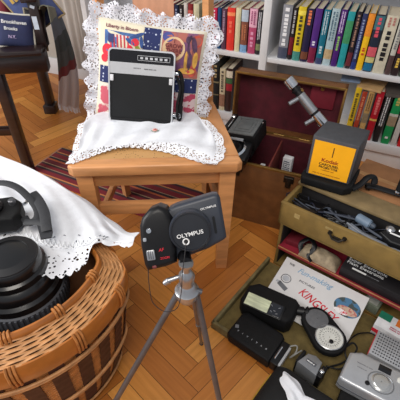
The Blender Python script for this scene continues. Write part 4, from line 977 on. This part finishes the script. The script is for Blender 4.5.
# dark gadgets
b = MB(); b.bx(-.05, .05, -.034, .034, 0, .056, bev=.008)
g = tag(b.build('cable_box', BLACK), 'small black box at the left end of the upper tray', 'box'); g.matrix_world = MCs @ TR((.085, NF+.062, .2155), rz=R(6))
g_ = thing('plug_adapter', 'blue grey cylindrical plug among the cables in the upper tray', 'plug', M=MCs @ TR((.250, NF+.083, .272), rz=R(-12)))
b = MB(); b.cyl((-.026, 0, .010), (.020, 0, .010), .014, .014, 24, bev=.003); b.build('plug_body', mat('blue_grey_plastic', (104, 122, 142), .5), g_)
b = MB(); b.cyl((.020, 0, .010), (.034, 0, .010), .010, .007, 20, bev=.002); b.build('strain_relief', mat('dark_slate_plastic', (60, 70, 84), .5), g_)
g_ = thing('flash_gun', 'black flash gun with chrome rod lying at the right of the upper tray', 'flash', M=MCs @ TR((.355, NF+.066, .262), rz=R(4)))
b = MB(); b.prism([(-.055, -.01), (-.02, -.034), (.13, -.030), (.13, .036), (-.03, .034)], 0, .034, bev=.006, seg=3); b.build('body', BLACK, g_)
b = MB(); b.cyl((-.03, -.005, .038), (.12, -.012, .038), .0022, .0022, 10); b.build('chrome_rod', INKW, g_)
b = MB(); b.tube(catmull([(-.01, .018, .036), (.02, .028, .046), (.06, .022, .048), (.10, .026, .040)], 6), .006, 10); b.build('chrome_arm', CHROME, g_)
b = MB(); b.lathe([(.012, 0), (.013, .006), (.008, .010)], 20, TR((-.032, .012, .032))); b.build('reflector_socket', SILVER, g_)
for (u, n, z, r, lb_) in ((.055, .085, .232, .007, 'small chrome flash foot near the left end of the upper tray'), (.155, .075, .262, .006, 'small bright metal connector in the middle of the upper tray')):
    g_ = thing('metal_connector', lb_, 'connector', M=MCs @ TR((u, NF+n, z)))
    b = MB(); b.lathe([(r, 0), (r*1.1, r*.6), (r*.8, r*1.4), (r*.3, r*1.5)], 18); b.box((r*3, r*1.2, r*.5), Matrix.Translation((r*1.5, 0, r*.5)), .0005); b.build('shell', CHROME, g_)

# ------------------------------------------------------------------ contents of the crimson shelf
g_ = thing('leather_pouch', 'pale worn pouch with black strap lying on the crimson shelf', 'pouch', M=MCs @ TR((.165, NF+.035, .1025), rz=R(2)))
def pouch(u, v):
    x = (u-.5)*.13; y = (v-.5)*.06; return Vector((x, y, .001+.032*(max(0, 1-abs(2*u-1)**4)*max(0, 1-abs(2*v-1)**4))**.6+.003*math.sin(u*15)*math.sin(v*9)*math.sin(math.pi*u)*math.sin(math.pi*v)))
b = MB(); b.grid(pouch, 24, 14, thick=.0015); b.build('pouch_body', mat('worn_beige_leather', (152, 136, 112), .8, var=.25, scale=60), g_)
b = MB(); b.tube(catmull([(-.055, -.02, .006), (-.07, .0, .03), (-.05, .02, .045), (-.025, .0, .042), (-.03, -.025, .02), (-.015, -.032, .006)], 6), 0, 8, flat=(.008, .0018), up=(0, 0, 1)); b.build('strap', BLACK, g_)
g_ = thing('flash_manual_box', 'black box with white Electronic Flash lettering on the crimson shelf', 'box', M=MCs @ TR((.325, NF+.040, .1025), rz=R(0), rx=R(0)))
b = MB(); b.bx(-.085, .16, -.030, .10, 0, .038, bev=.002); b.build('carton', mat('black_card', (26, 24, 27), .5), g_)
TB = lambda x, y: Matrix.Translation((x, y, .0385))
text('Super Electronic', .0155, TB(-.078, .018), INKW, g_, align='LEFT', sx=1.15); text('Flash Electronic', .0155, TB(-.078, .003), INKW, g_, align='LEFT', sx=1.15)
b = MB(); b.bx(-.055, -.012, -.018, -.012, .038, .0388); b.build('white_label', INKW, g_)
b = MB(); glyphs(b, .04, .004, 1, TB(.01, -.016), seed=12); b.build('small_print', mat('grey_print2', (130, 130, 134), .5), g_, smooth=False)
b = MB(); b.bx(-.03, .03, -.03, .06, 0, .02, bev=.002)
g = tag(b.build('red_case', mat('dull_red_case', (104, 20, 34), .6)), 'flat dull red case at the left end of the crimson shelf', 'case'); g.matrix_world = MCs @ TR((.07, NF+.06, .1025), rz=R(8))

# items in the gap below the shelf, on the dropped front
g_ = thing('film_carton', 'white carton with red stripe and green flap at the right of the dropped front', 'carton', M=MCs @ TR((.447, NF-.032, .0112), rz=R(-2)))
b = MB(); b.bx(-.055, .075, -.028, .032, 0, .045, bev=.001); b.build('carton', mat('white_card2', (206, 206, 208), .6), g_)
b = MB(); b.bx(-.0552, -.02, .005, .0322, .0451, .0456); b.build('green_flap', mat('green_print', (20, 104, 80), .6), g_)
b = MB(); b.bx(-.0556, .0752, -.0286, -.0278, .012, .028); b.build('red_stripe', RED, g_)
b = MB(); b.bx(-.005, .02, .005, .0322, .0451, .0456); b.build('orange_flap', mat('orange_print', (206, 110, 40), .6), g_)
b = MB(); glyphs(b, .05, .014, 2, Matrix.Translation((.01, -.012, .0455)), seed=20); b.build('printed_text', mat('print_red_grey', (170, 70, 90), .6), g_, smooth=False)
g_ = thing('battery_pack', 'small grey green battery pack half under the crimson shelf', 'battery', M=MCs @ TR((.385, NF+.03, .0105), rz=R(-4)))
b = MB(); b.bx(-.05, .0, -.02, .02, 0, .035, bev=.003); b.build('casing', mat('grey_green_case', (124, 132, 116), .6), g_)
b = MB(); b.bx(-.044, -.008, -.014, .014, .035, .0356); b.build('label_sticker', mat('pale_sticker', (176, 178, 170), .6), g_)
g_ = thing('red_film_box', 'red box at the right edge beside the perforated silver unit', 'box', M=Matrix.Translation(P(404, 332, .05)*1.0) @ Matrix.Translation((0, 0, -.0385)) @ Matrix.Rotation(R(-40), 4, 'Z'))
b = MB(); b.bx(-.02, .03, -.02, .02, 0, .04, bev=.001); b.build('carton', RED, g_)

# ------------------------------------------------------------------ booklet
zt, zb = .083, .024
c1 = Cs(.085, .328, zt); c2 = Cs(.362, .332, zt); c4 = Cs(.075, .160, zb); c3 = Cs(.352, .164, zb)
bxx = (c2-c1).normalized(); byy = (c1-c4); byy = (byy-bxx*byy.dot(bxx)); BHt = byy.length; byy.normalize(); bzz = bxx.cross(byy)
BWd = (c2-c1).length
MBk = Matrix(((bxx.x, byy.x, bzz.x, c4.x), (bxx.y, byy.y, bzz.y, c4.y), (bxx.z, byy.z, bzz.z, c4.z), (0, 0, 0, 1)))
bo = thing('photo_booklet', 'white booklet with blue script title and oval picture lying in the dropped front', 'booklet', M=MBk)
b = MB(); b.bx(0, BWd, 0, BHt, 0, .004, bev=.0008); b.build('pages', mat('booklet_white', (208, 206, 206), .55, var=.02), bo)
TBk = lambda x, y, a=0: Matrix.Translation((x*BWd, y*BHt, .0044)) @ Matrix.Rotation(R(a), 4, 'Z')
BLU = mat('script_blue', (134, 164, 190), .6)
text('THE', .010, TBk(.10, .90), INKB, bo); text('Fun-making', .025, TBk(.40, .86), BLU, bo, shear=.35); text('PICTURES', .0095, TBk(.36, .69), mat('print_dark_grey', (70, 70, 76), .6), bo, sx=1.3)
text('KINGSLEY', .036, TBk(.56, .45, -13), RED, bo, shear=.3, sx=.82)
b = MB(); n = 30; cx_, cy_ = .845*BWd, .66*BHt
b.poly([(cx_+.040*math.cos(2*math.pi*k/n), cy_+.030*math.sin(2*math.pi*k/n), .0044) for k in range(n)]); ov = b.build('oval_picture', pattern_mat('oval_photo_blue', (70, 112, 146), (62, 72, 72), 45, 'noise', .46), bo)
b = MB(); b.poly([(cx_+.004+.030*math.cos(2*math.pi*k/n), cy_-.010+.013*math.sin(2*math.pi*k/n), .0048) for k in range(n)]); b.build('figure_print', pattern_mat('skin_and_rose', (190, 160, 140), (176, 104, 96), 80, 'noise', .45), ov)
b = MB(); b.poly([(cx_-.012+.022*math.cos(2*math.pi*k/n), cy_-.020+.008*math.sin(2*math.pi*k/n), .0050) for k in range(n)]); b.build('white_wave_print', pattern_mat('wave_white_red', (226, 220, 220), (200, 40, 60), 120, 'noise', .42), ov)
b = MB(); 
ring = [(.034+.016*math.cos(2*math.pi*k/24), .108+.014*math.sin(2*math.pi*k/24), .0046) for k in range(24)]
b.tube(ring, .0012, 5, closed=True); b.poly([(.034+.012*math.cos(2*math.pi*k/24), .108+.010*math.sin(2*math.pi*k/24), .0045) for k in range(24)], 1)
b.box((.036, .014, .001), TR((.036, .080, .0046), rz=R(-20)), mi=0); b.box((.016, .008, .001), TR((.018, .088, .0046)), mi=1)
b.build('camera_drawing', [mat('drawing_grey', (96, 98, 104), .6), mat('drawing_pale', (166, 168, 174), .6)], bo)

# ------------------------------------------------------------------ flash unit with lit-looking reflector
f0 = P(268, 300, .075)
fz = thing('electronic_flash', 'black electronic flash with pale reflector window beside the booklet', 'flash', (f0.x, f0.y, .0115), R(-29))
b = MB(); b.prism([(-.072, -.030), (-.060, -.044), (.070, -.044), (.082, -.030), (.086, .030), (.070, .044), (-.045, .046), (-.070, .024)], 0, .066, bev=.012, seg=4); b.build('body', BLACKM, fz)
fz.scale = (1.06, 1.08, 1)
MW = TR((-.022, -.024, .0655), rx=R(14))
b = MB(); b.box((.112, .044, .008), MW @ Matrix.Translation((.020, 0, -.001)), .002); wf = b.build('window_frame', BLACK, fz)
b = MB(); b.box((.070, .037, .003), MW @ Matrix.Translation((.0, 0, .0035)), .001); b.build('reflector_window', mat('frosted_reflector', (206, 212, 178), .25, var=.18, scale=40, stretch=(.6, 3, 1)), wf)
b = MB(); b.box((.034, .037, .003), MW @ Matrix.Translation((.054, 0, .0035)), .001); b.build('dark_window', mat('smoked_lens', (34, 36, 42), .12), wf)
b = MB(); 
for a, c in ((.040, .008), (.052, -.004), (.062, .009), (.060, -.010), (.044, -.009)): b.box((.006, .0012, .0008), MW @ TR((a, c, .0053), rz=a*60))
b.build('dial_marks', mat('mark_grey', (150, 152, 158), .5), wf)
b = MB(); b.cyl((.080, .018, .045), (.104, .024, .048), .014, .013, 22, bev=.003); b.cyl((.104, .024, .048), (.114, .026, .048), .017, .016, 22, bev=.003); b.build('tilt_knob', BLACK, fz)

# ------------------------------------------------------------------ black pack with lettering
f1 = P(255, 334, .045)
M1 = Matrix.Translation((f1.x, f1.y, .0115)) @ Matrix.Rotation(R(-38), 4, 'Z')
M1 = M1 @ Matrix.Scale(1.08, 4, (1, 0, 0)) @ Matrix.Scale(1.08, 4, (0, 1, 0))
pk_ = thing('flash_power_pack', 'flat black power pack with a row of pale letters near the case corner', 'power pack', M=M1)
b = MB(); b.prism([(-.062, -.040), (-.052, -.048), (.070, -.048), (.070, .036), (.058, .046), (-.050, .046), (-.062, .034)], 0, .038, bev=.007, seg=3); b.build('body', LEATHER, pk_)
LG = mat('letter_grey', (178, 180, 186), .5)
for i, ch in enumerate('VIVITAR'):
    text(ch, .0068, TR((-.040+i*.0145, -.022, .0385)), LG, pk_, name='letter')
b = MB(); b.box((.010, .010, .0008), TR((-.050, -.012, .0382), rz=R(30)), .0002); b.build('emblem', mat('emblem_grey', (110, 112, 118), .5), pk_)
b = MB(); b.bx(.070, .092, -.044, .030, 0, .036, bev=.003); b.build('end_block', BLACK, pk_)
b = MB(); b.bx(.0915, .0975, -.040, .022, .004, .036, bev=.001); b.build('silver_end_plate', mat('pale_plate', (190, 192, 196), .4, .3), pk_)
b = MB(); b.cyl((.077, -.030, .036), (.077, .010, .036), .0022, .0022, 8); b.build('chrome_hinge', CHROME, pk_)
cable([M1 @ Vector((.085, .020, .030)), M1 @ Vector((.105, .034, .040)), M1 @ Vector((.112, .018, .036)), M1 @ Vector((.106, .0, .03)), M1 @ Vector((.116, .012, .045)), M1 @ Vector((.122, .03, .04))], .0022, mat('silvery_cord', (140, 140, 136), .5), 'coiled_cord', 'short silvery coiled cord beside the power pack')

# ------------------------------------------------------------------ light meter
a0 = P(317.5, 317.5, .075); a1 = P(329.5, 337, .07)
dd = (a1-a0); ma = math.atan2(dd.y, dd.x); ml = dd.length
lm = thing('light_meter', 'black light meter with grey disc above a white dial, on the booklet', 'light meter', (a0.x, a0.y, .046), ma)
lm.rotation_euler = (0, 0, ma)
r1, r2 = .044, .049
pts = []
for k in range(13): a = R(90+180*k/12); pts.append((r1*math.cos(a), r1*math.sin(a)))
for k in range(13): a = R(-90+180*k/12); pts.append((ml+r2*math.cos(a), r2*math.sin(a)))
b = MB(); b.prism(pts, 0, .022, bev=.005, seg=3); b.build('body', BLACKM, lm)
b = MB(); b.lathe([(.033, .020), (.0325, .0235), (.029, .0245), (.001, .0250)], 40, cap=False); b.build('grey_disc', mat('mid_grey_disc', (96, 97, 100), .6, var=.1, scale=90), lm)
b = MB(); b.lathe([(.040, .020), (.040, .0245), (.038, .0255), (.037, .0235)], 44, Matrix.Translation((ml, 0, 0)), cap=False); b.build('dial_rim', SILVER, lm)
b = MB(); b.lathe([(.037, .0235), (.001, .0237)], 44, Matrix.Translation((ml, 0, 0)), cap=False); dl = b.build('dial_face', mat('dial_white', (206, 206, 200), .4, var=.08, scale=70), lm)
b = MB()
for k in range(28):
    a = 2*math.pi*k/28; b.box((.004 if k % 2 else .006, .0009, .0006), TR((ml+.027*math.cos(a), .027*math.sin(a), .0240), rz=a))
for k in range(16):
    a = 2*math.pi*k/16; b.box((.003, .0012, .0006), TR((ml+.018*math.cos(a), .018*math.sin(a), .0240), rz=a+.6))
b.build('dial_marks', INKB, dl)
b = MB(); b.lathe([(.006, .0236), (.006, .027), (.003, .028)], 18, Matrix.Translation((ml+.014, -.004, 0))); b.build('dial_knob', BLACK, dl)

# small grey metal finder
f2 = P(312, 361, .085)
vf = thing('metal_finder', 'small grey metal viewfinder between the light meter and the black bag', 'viewfinder', (f2.x, f2.y, .0115), R(-42))
b = MB(); b.prism([(-.030, -.022), (.028, -.024), (.022, .020), (.0, .026), (-.020, .018)], .0, .066, bev=.004, seg=2); b.build('housing', mat('pewter', (140, 142, 146), .4, .5, var=.1), vf)
b = MB(); b.bx(-.014, .014, -.006, -.004+.008, .066, .0668, bev=.0002); b.build('name_plate', mat('pewter_dark', (98, 100, 106), .4, .5), vf)
b = MB(); glyphs(b, .024, .006, 1, TR((0, -.002, .0672)), seed=30); b.build('plate_print', INKW, vf, smooth=False)
b = MB(); b.bx(.026, .040, -.020, .018, .0, .062, bev=.003); b.build('side_block', BLACK, vf)
b = MB(); b.lathe([(.006, .060), (.006, .069), (.003, .071)], 18, Matrix.Translation((.033, -.004, 0))); b.build('chrome_knob', CHROME, vf)
b = MB(); b.bx(-.036, -.026, -.02, .024, .0, .060, bev=.003); b.build('dark_strip', BLACK, vf)

# black equipment bag with white glove
bgc = P(305, 398, .10)
bg = thing('camera_bag', 'black soft camera bag with thin yellow edge at the bottom of the case', 'bag', (bgc.x+.0, bgc.y-.02, .012), R(-40))
def bag(u, v):
    x = (u-.5)*.24; y = (v-.5)*.16; k = (max(0, 1-abs(2*u-1)**5)*max(0, 1-abs(2*v-1)**5))**.4
    return Vector((x, y, .075*k+.003*math.sin(u*14+v*5)*k))
b = MB(); b.grid(bag, 36, 24, thick=.002); b.bx(-.115, .115, -.075, .075, 0, .03, bev=.01); b.build('shell', mat('black_nylon', (12, 12, 14), .75, var=.2, scale=120, bump=.4), bg)
b = MB(); b.tube([(-.121, -.08, .012), (-.122, 0, .016), (-.121, .05, .014)], .0018, 8); b.build('yellow_piping', mat('yellow_piping', (190, 150, 50), .6), bg)
# crumpled white cloth on the bag
gcen = P(293, 388, .098)
def glv(u, v):
    a = 2*math.pi*u; rr = v/((abs(math.cos(a))**3+abs(math.sin(a))**3)**(1/3))*(1+.10*math.sin(a*5+1))
    x = rr*.022*math.cos(a)*(1-.25*math.sin(a)*v); y = rr*.040*math.sin(a)
    h = .012*(1-v**2)+.0035*math.sin(x*260+y*60)*(1-v*.6)
    return Vector((x, y, max(.0015, h+.002)))
wc = thing('white_cloth', 'crumpled white cloth lying on the black bag', 'cloth', (gcen.x-.003, gcen.y, .097), R(22))
b = MB(); b.grid(glv, 48, 12); b.build('fabric', CLOTH, wc)
b = MB(); b.tube(catmull([(.010, -.030, .006), (.024, -.044, .006), (.038, -.058, .003), (.050, -.068, -.002)], 6), 0, 8, flat=(.006, .0016), up=(0, 0, 1)); b.build('trailing_edge', CLOTH, wc)

# ------------------------------------------------------------------ silver compact camera
s1_ = P(341, 371, .11); s2_ = P(357.5, 351, .105); s3_ = P(400, 372, .105)
sx_ = (s3_-s2_); sa_ = math.atan2(sx_.y, sx_.x); 
sp_c = (P(378, 378, .108))
sv = thing('silver_compact_camera', 'silver compact camera with round lens lying face up at the lower right', 'camera', (sp_c.x, sp_c.y, .050), sa_)
sv.scale = (1.18, 1.18, 1.0)
SB = mat('champagne_silver', (186, 188, 192), .35, .55, var=.05)
b = MB(); b.prism([(-.070, -.036), (-.062, -.040), (.070, -.040), (.075, -.034), (.075, .038), (.068, .046), (-.044, .046), (-.066, .032)], 0, .052, bev=.007, seg=4); b.build('body', SB, sv)
b = MB(); b.prism([(-.0706, -.0362), (-.062, -.0408), (.070, -.0408), (.0756, -.034), (.0756, .0382), (.068, .0468), (-.044, .0468), (-.0668, .032)], .018, .022); b.build('waist_band', mat('dark_seam', (80, 82, 88), .5), sv)
b = MB(); b.lathe([(.020, .050), (.020, .0535), (.0175, .0545), (.015, .0575), (.013, .058), (.001, .0575)], 40, Matrix.Translation((.008, -.004, 0)), cap=False); lc = b.build('lens_cover', mat('lens_silver', (202, 202, 200), .25, .7), sv)
b = MB(); b.tube([(.008+.026*math.cos(k*.2618), -.004+.023*math.sin(k*.2618), .0522) for k in range(24)], .0012, 6, closed=True); b.build('lens_surround', mat('soft_grey_ring', (140, 142, 146), .3, .6), sv)
b = MB(); b.bx(-.004, .022, .022, .038, .050, .0535, bev=.001); b.build('viewfinder_window', mat('window_black', (20, 20, 24), .1), sv)
b = MB(); b.lathe([(.0050, .050), (.0048, .0545), (.003, .055)], 18, Matrix.Translation((-.016, -.020, 0))); b.build('sensor', BLACK, sv)
b = MB(); b.prism(rrect(.018, .012, .004, cx=.045, cy=.022), .050, .0545, bev=.001); b.build('flash_window', mat('clear_flash', (220, 220, 214), .15), sv)
b = MB(); glyphs(b, .034, .004, 1, TR((-.030, .016, .0524)), seed=41); glyphs(b, .020, .003, 1, TR((-.034, .006, .0524)), seed=42); b.build('maker_print', mat('print_mid_grey', (120, 120, 124), .5), sv, smooth=False)
g_ = thing('black_camera_case', 'black ribbed camera case under the silver compact camera', 'case', (sp_c.x-.026, sp_c.y-.034, .0115), sa_)
b = MB(); b.bx(-.062, .090, -.050, .055, 0, .037, bev=.006); b.build('shell', BLACKM, g_)
b = MB()
for k in range(6): b.bx(-.055+k*.02, -.047+k*.02, -.052, -.048, .006, .032, bev=.001)
b.build('ribs', BLACK, g_)

# ------------------------------------------------------------------ perforated silver unit
v0, v1, v2 = P(364, 349, .075), P(379, 330, .075), P(399, 340.5, .075)
va = math.atan2(v2.y-v1.y, v2.x-v1.x)
pu = thing('perforated_speaker', 'silver perforated speaker unit with red edge at the right border', 'speaker', (v1.x, v1.y, .012), va)
ph = (v1-v0).length
b = MB(); b.bx(-.001, .13, -ph, 0, 0, .062, bev=.002); b.build('housing', mat('grille_silver', (178, 180, 184), .4, .4, var=.05), pu)
b = MB(); b.bx(-.0025, -.0005, -ph+.002, -.002, .047, .058); b.build('red_edge', RED, pu)
b = MB()
for i in range(18):
    for j in range(8):
        b.cyl((.008+i*.0068, -ph+.008+j*(ph-.014)/7.2, .0600), (.008+i*.0068, -ph+.008+j*(ph-.014)/7.2, .0626), .0022, .0022, 8)
b.build('hole', mat('hole_dark', (40, 38, 44), .8), pu)['kind'] = 'stuff'

cable([P(326, 366, .03), P(340, 369, .03), P(347, 362, .04), P(345, 352, .05), P(349, 341, .05), P(358, 334, .04), P(370, 333, .03), P(376, 336, .03)], .0022, BLACK, 'sync_cord', 'thin black cord arching from the meter to the perforated unit')
cable([P(322, 378, .05), P(328, 368, .03), P(340, 364, .03), P(350, 358, .04), P(357, 349, .05), P(353, 343, .06), P(346, 347, .05)], .0026, BLACKM, 'sync_cord', 'thicker black cord curling left of the silver compact camera')

# ------------------------------------------------------------------ dark wooden bench with cushions and throw at the far left
bn = thing('wooden_bench', 'dark brown wooden bench at the upper left with cushions and a throw', 'bench', (-.72, 1.6, 0))
ob = Vector((.72, -1.6, 0))
FRc = PY(52, 60, 1.50); ZT, ZB = .555, .482
def vbar(p, z0, z1, w_, d_, name, top=None, m=DARKWOOD, bev=.004):
    b = MB(); b.bx(p.x-w_/2, p.x+w_/2, p.y-d_/2, p.y+d_/2, z0, z1, bev=bev)
    b.bm.transform(Matrix.Translation(ob)); return b.build(name, m, bn)
def hbar(a, c, w_, h_, name, z, m=DARKWOOD, bev=.004):
    a = Vector((a[0], a[1], z)); c = Vector((c[0], c[1], z)); d = c-a
    b = MB(); b.box((d.length, w_, h_), Matrix.Translation((a+c)/2+ob) @ Matrix.Rotation(math.atan2(d.y, d.x), 4, 'Z'), bev); return b.build(name, m, bn)
nl = P(35, 176, 0)
vbar(Vector((nl.x-.03, nl.y+.03, 0)), 0, ZB, .040, .038, 'leg')
rl = P(54, 111, 0); vbar(Vector((rl.x-.01, rl.y, 0)), 0, .78, .045, .05, 'leg')
vbar(Vector((rl.x-.01, rl.y-.005, 0)), 0, .05, .065, .07, 'foot_block')
hbar((-.58, 1.51), (-1.30, 1.40), .05, ZT-ZB, 'front_rail', (ZT+ZB)/2)
hbar((-.585, 1.50), (-1.30, 1.39), .075, .018, 'seat_edge', ZT+.006)
hbar((-.60, 1.52), (-.835, 2.08), .04, .06, 'side_rail', (ZT+ZB)/2)
b = MB(); b.prism([(-.60+.72, 1.51-1.6), (-.84+.72, 2.08-1.6), (-1.4+.72, 2.0-1.6), (-1.3+.72, 1.42-1.6)], ZT-.02, ZT, bev=.002); b.build('seat_board', DARKWOOD, bn)
hbar((nl.x-.03, nl.y+.03), (nl.x-.5, nl.y), .03, .035, 'stretcher', .22)
vbar(Vector((-.600, 1.56, 0)), ZT, .72, .036, .04, 'arm_post')
hbar((-.60, 1.52), (-.80, 2.05), .055, .035, 'arm_rest', .735)
# white tag on the post
tg = PY(49, 39, 1.53)
b = MB(); b.box((.018, .002, .045), Matrix.Translation(Vector((-.602, 1.538, .645))+ob)); b.build('paper_tag', mat('tag_white', (190, 200, 214), .6), bn)
b = MB(); b.box((.016, .002, .010), TR(Vector((-.600, 1.538, .700))+ob, ry=.4)); b.build('paper_tag', mat('tag_white', (190, 200, 214), .6), bn)
# cushions
def cushion(name, label, px, py, Y, w_, h_, th, col, rx, rz, ry=0, pipe=None, cat='cushion'):
    c = PY(px, py, Y); M_ = Matrix.Translation(c) @ Euler((rx, ry, rz), 'XYZ').to_matrix().to_4x4()
    t = thing(name, label, cat, M=M_)
    def f(sg):
        def g(u, v):
            a, c_ = 2*u-1, 2*v-1; k = (max(0, 1-abs(a)**3)*max(0, 1-abs(c_)**3))**.55
            return Vector((a*w_/2*(1-.06*(1-c_*c_)), sg*th/2*k, c_*h_/2*(1-.06*(1-a*a))))
        return g
    b = MB(); b.grid(f(-1), 24, 24); b.grid(f(1), 24, 24); bmesh.ops.remove_doubles(b.bm, verts=b.bm.verts[:], dist=1e-5); b.build('cover', mat(name+'_%d_%d_%d' % col, col, .85, var=.1, bump=.2, scale=40), t)
    if pipe:
        ps = [f(1)(u, v) for u, v in [(i/12, 0) for i in range(12)]+[(1, i/12) for i in range(12)]+[(1-i/12, 1) for i in range(12)]+[(0, 1-i/12) for i in range(12)]]
        b = MB(); b.tube([Vector((p.x, -.001, p.z)) for p in ps], .004, 8, closed=True); b.build('piping', mat('piping_%d_%d_%d' % pipe, pipe, .7), t)
    return t, f
nv, f = cushion('navy_cushion', 'navy cushion with white lettering and pale piping on the bench', 16, 31, 1.545, .135, .12, .05, (36, 42, 78), R(-20), R(8), R(8), (206, 200, 186))
TN = lambda x, z: Matrix.Translation((x, -.0262, z)) @ RX
text('Brookhaven', .017, TN(.0, .028), INKW, nv, sx=1.05); text('Brooks', .016, TN(-.012, .006), INKW, nv); text('N.Y.', .015, TN(-.008, -.022), mat('lilac_ink', (190, 170, 210), .6), nv)
b2, f = cushion('blue_cushion', 'slate blue cushion with tan edge leaning against the bench arm', 33, 6, 1.66, .16, .17, .06, (74, 86, 132), R(-15), R(25), R(-28), (170, 150, 110))
b = MB(); glyphs(b, .11, .03, 1, Matrix.Translation((0, -.031, .05)) @ RX, seed=51, t=.003); b.build('gold_print', mat('gold_print', (206, 168, 80), .6), b2, smooth=False)
c2_, f = cushion('red_cushion', 'dark red patterned cushion at the left picture edge', -4, 21, 1.68, .17, .17, .07, (112, 28, 40), R(-15), R(-10), R(-10))
c3_, f = cushion('black_cushion', 'black cushion between the navy one and the bench arm', 36, 30, 1.60, .07, .15, .05, (28, 28, 34), R(-14), R(30), R(10), (150, 140, 120))
# plaid throw over the arm
tq = [PY(47, 7, 1.55), PY(58, 9, 1.72), PY(58, 104, 1.66), PY(79, 108, 1.86)]
def throw(u, v):
    if v < .12:
        t = v/.12; a = tq[0].lerp(tq[1], u); p = a+Vector((-.05*(1-t), 0, -.05*(1-t)**2+.012*math.sin(t*3.14)))
    else:
        t = (v-.12)/.88; p = tq[0].lerp(tq[1], u).lerp(tq[2].lerp(tq[3], u), t)
        p += Vector((.030*math.sin(t*3.14)*(.5+.5*u), 0, 0))
    f = .010*math.sin(u*15+v*3)*min(1, v*2); return p+Vector((f*.5, -f, 0))
m = bpy.data.materials.new('plaid_wool'); m.use_nodes = True; nt = m.node_tree; N = nt.nodes; L = nt.links; bs = N['Principled BSDF']; bs.inputs['Roughness'].default_value = .95
tc = N.new('ShaderNodeTexCoord'); sp = N.new('ShaderNodeSeparateXYZ'); L.new(tc.outputs['Object'], sp.inputs[0]); cr = N.new('ShaderNodeValToRGB'); cr.color_ramp.interpolation = 'CONSTANT'
e = cr.color_ramp.elements; e[0].position = 0; e[0].color = lin((186, 184, 188)); e[1].position = .385; e[1].color = lin((110, 50, 54))
for p_, c_ in ((.43, (74, 80, 82)), (.50, (62, 70, 72)), (.57, (92, 100, 110)), (.64, (128, 130, 116)), (.70, (136, 134, 118))): e.new(p_).color = lin(c_)
L.new(sp.outputs[2], cr.inputs[0]); L.new(cr.outputs[0], bs.inputs['Base Color'])
th = thing('plaid_throw', 'grey green plaid throw hanging over the bench arm beside the curtain', 'throw', (0, 0, 0)); 
b = MB(); b.grid(throw, 30, 50, thick=.003); b.build('woven_field', m, th)
b = MB()
for k in range(40):
    p = throw(k/39, 1); b.tube([p, p+Vector((.003*math.sin(k), .002*math.cos(k*2), -.03))], .0014, 5)
b.build('fringe', mat('pale_fringe', (196, 194, 198), .9), th)['kind'] = 'stuff'
th.location = (-.6, 1.7, .4)
th.location = (0, 0, 0)
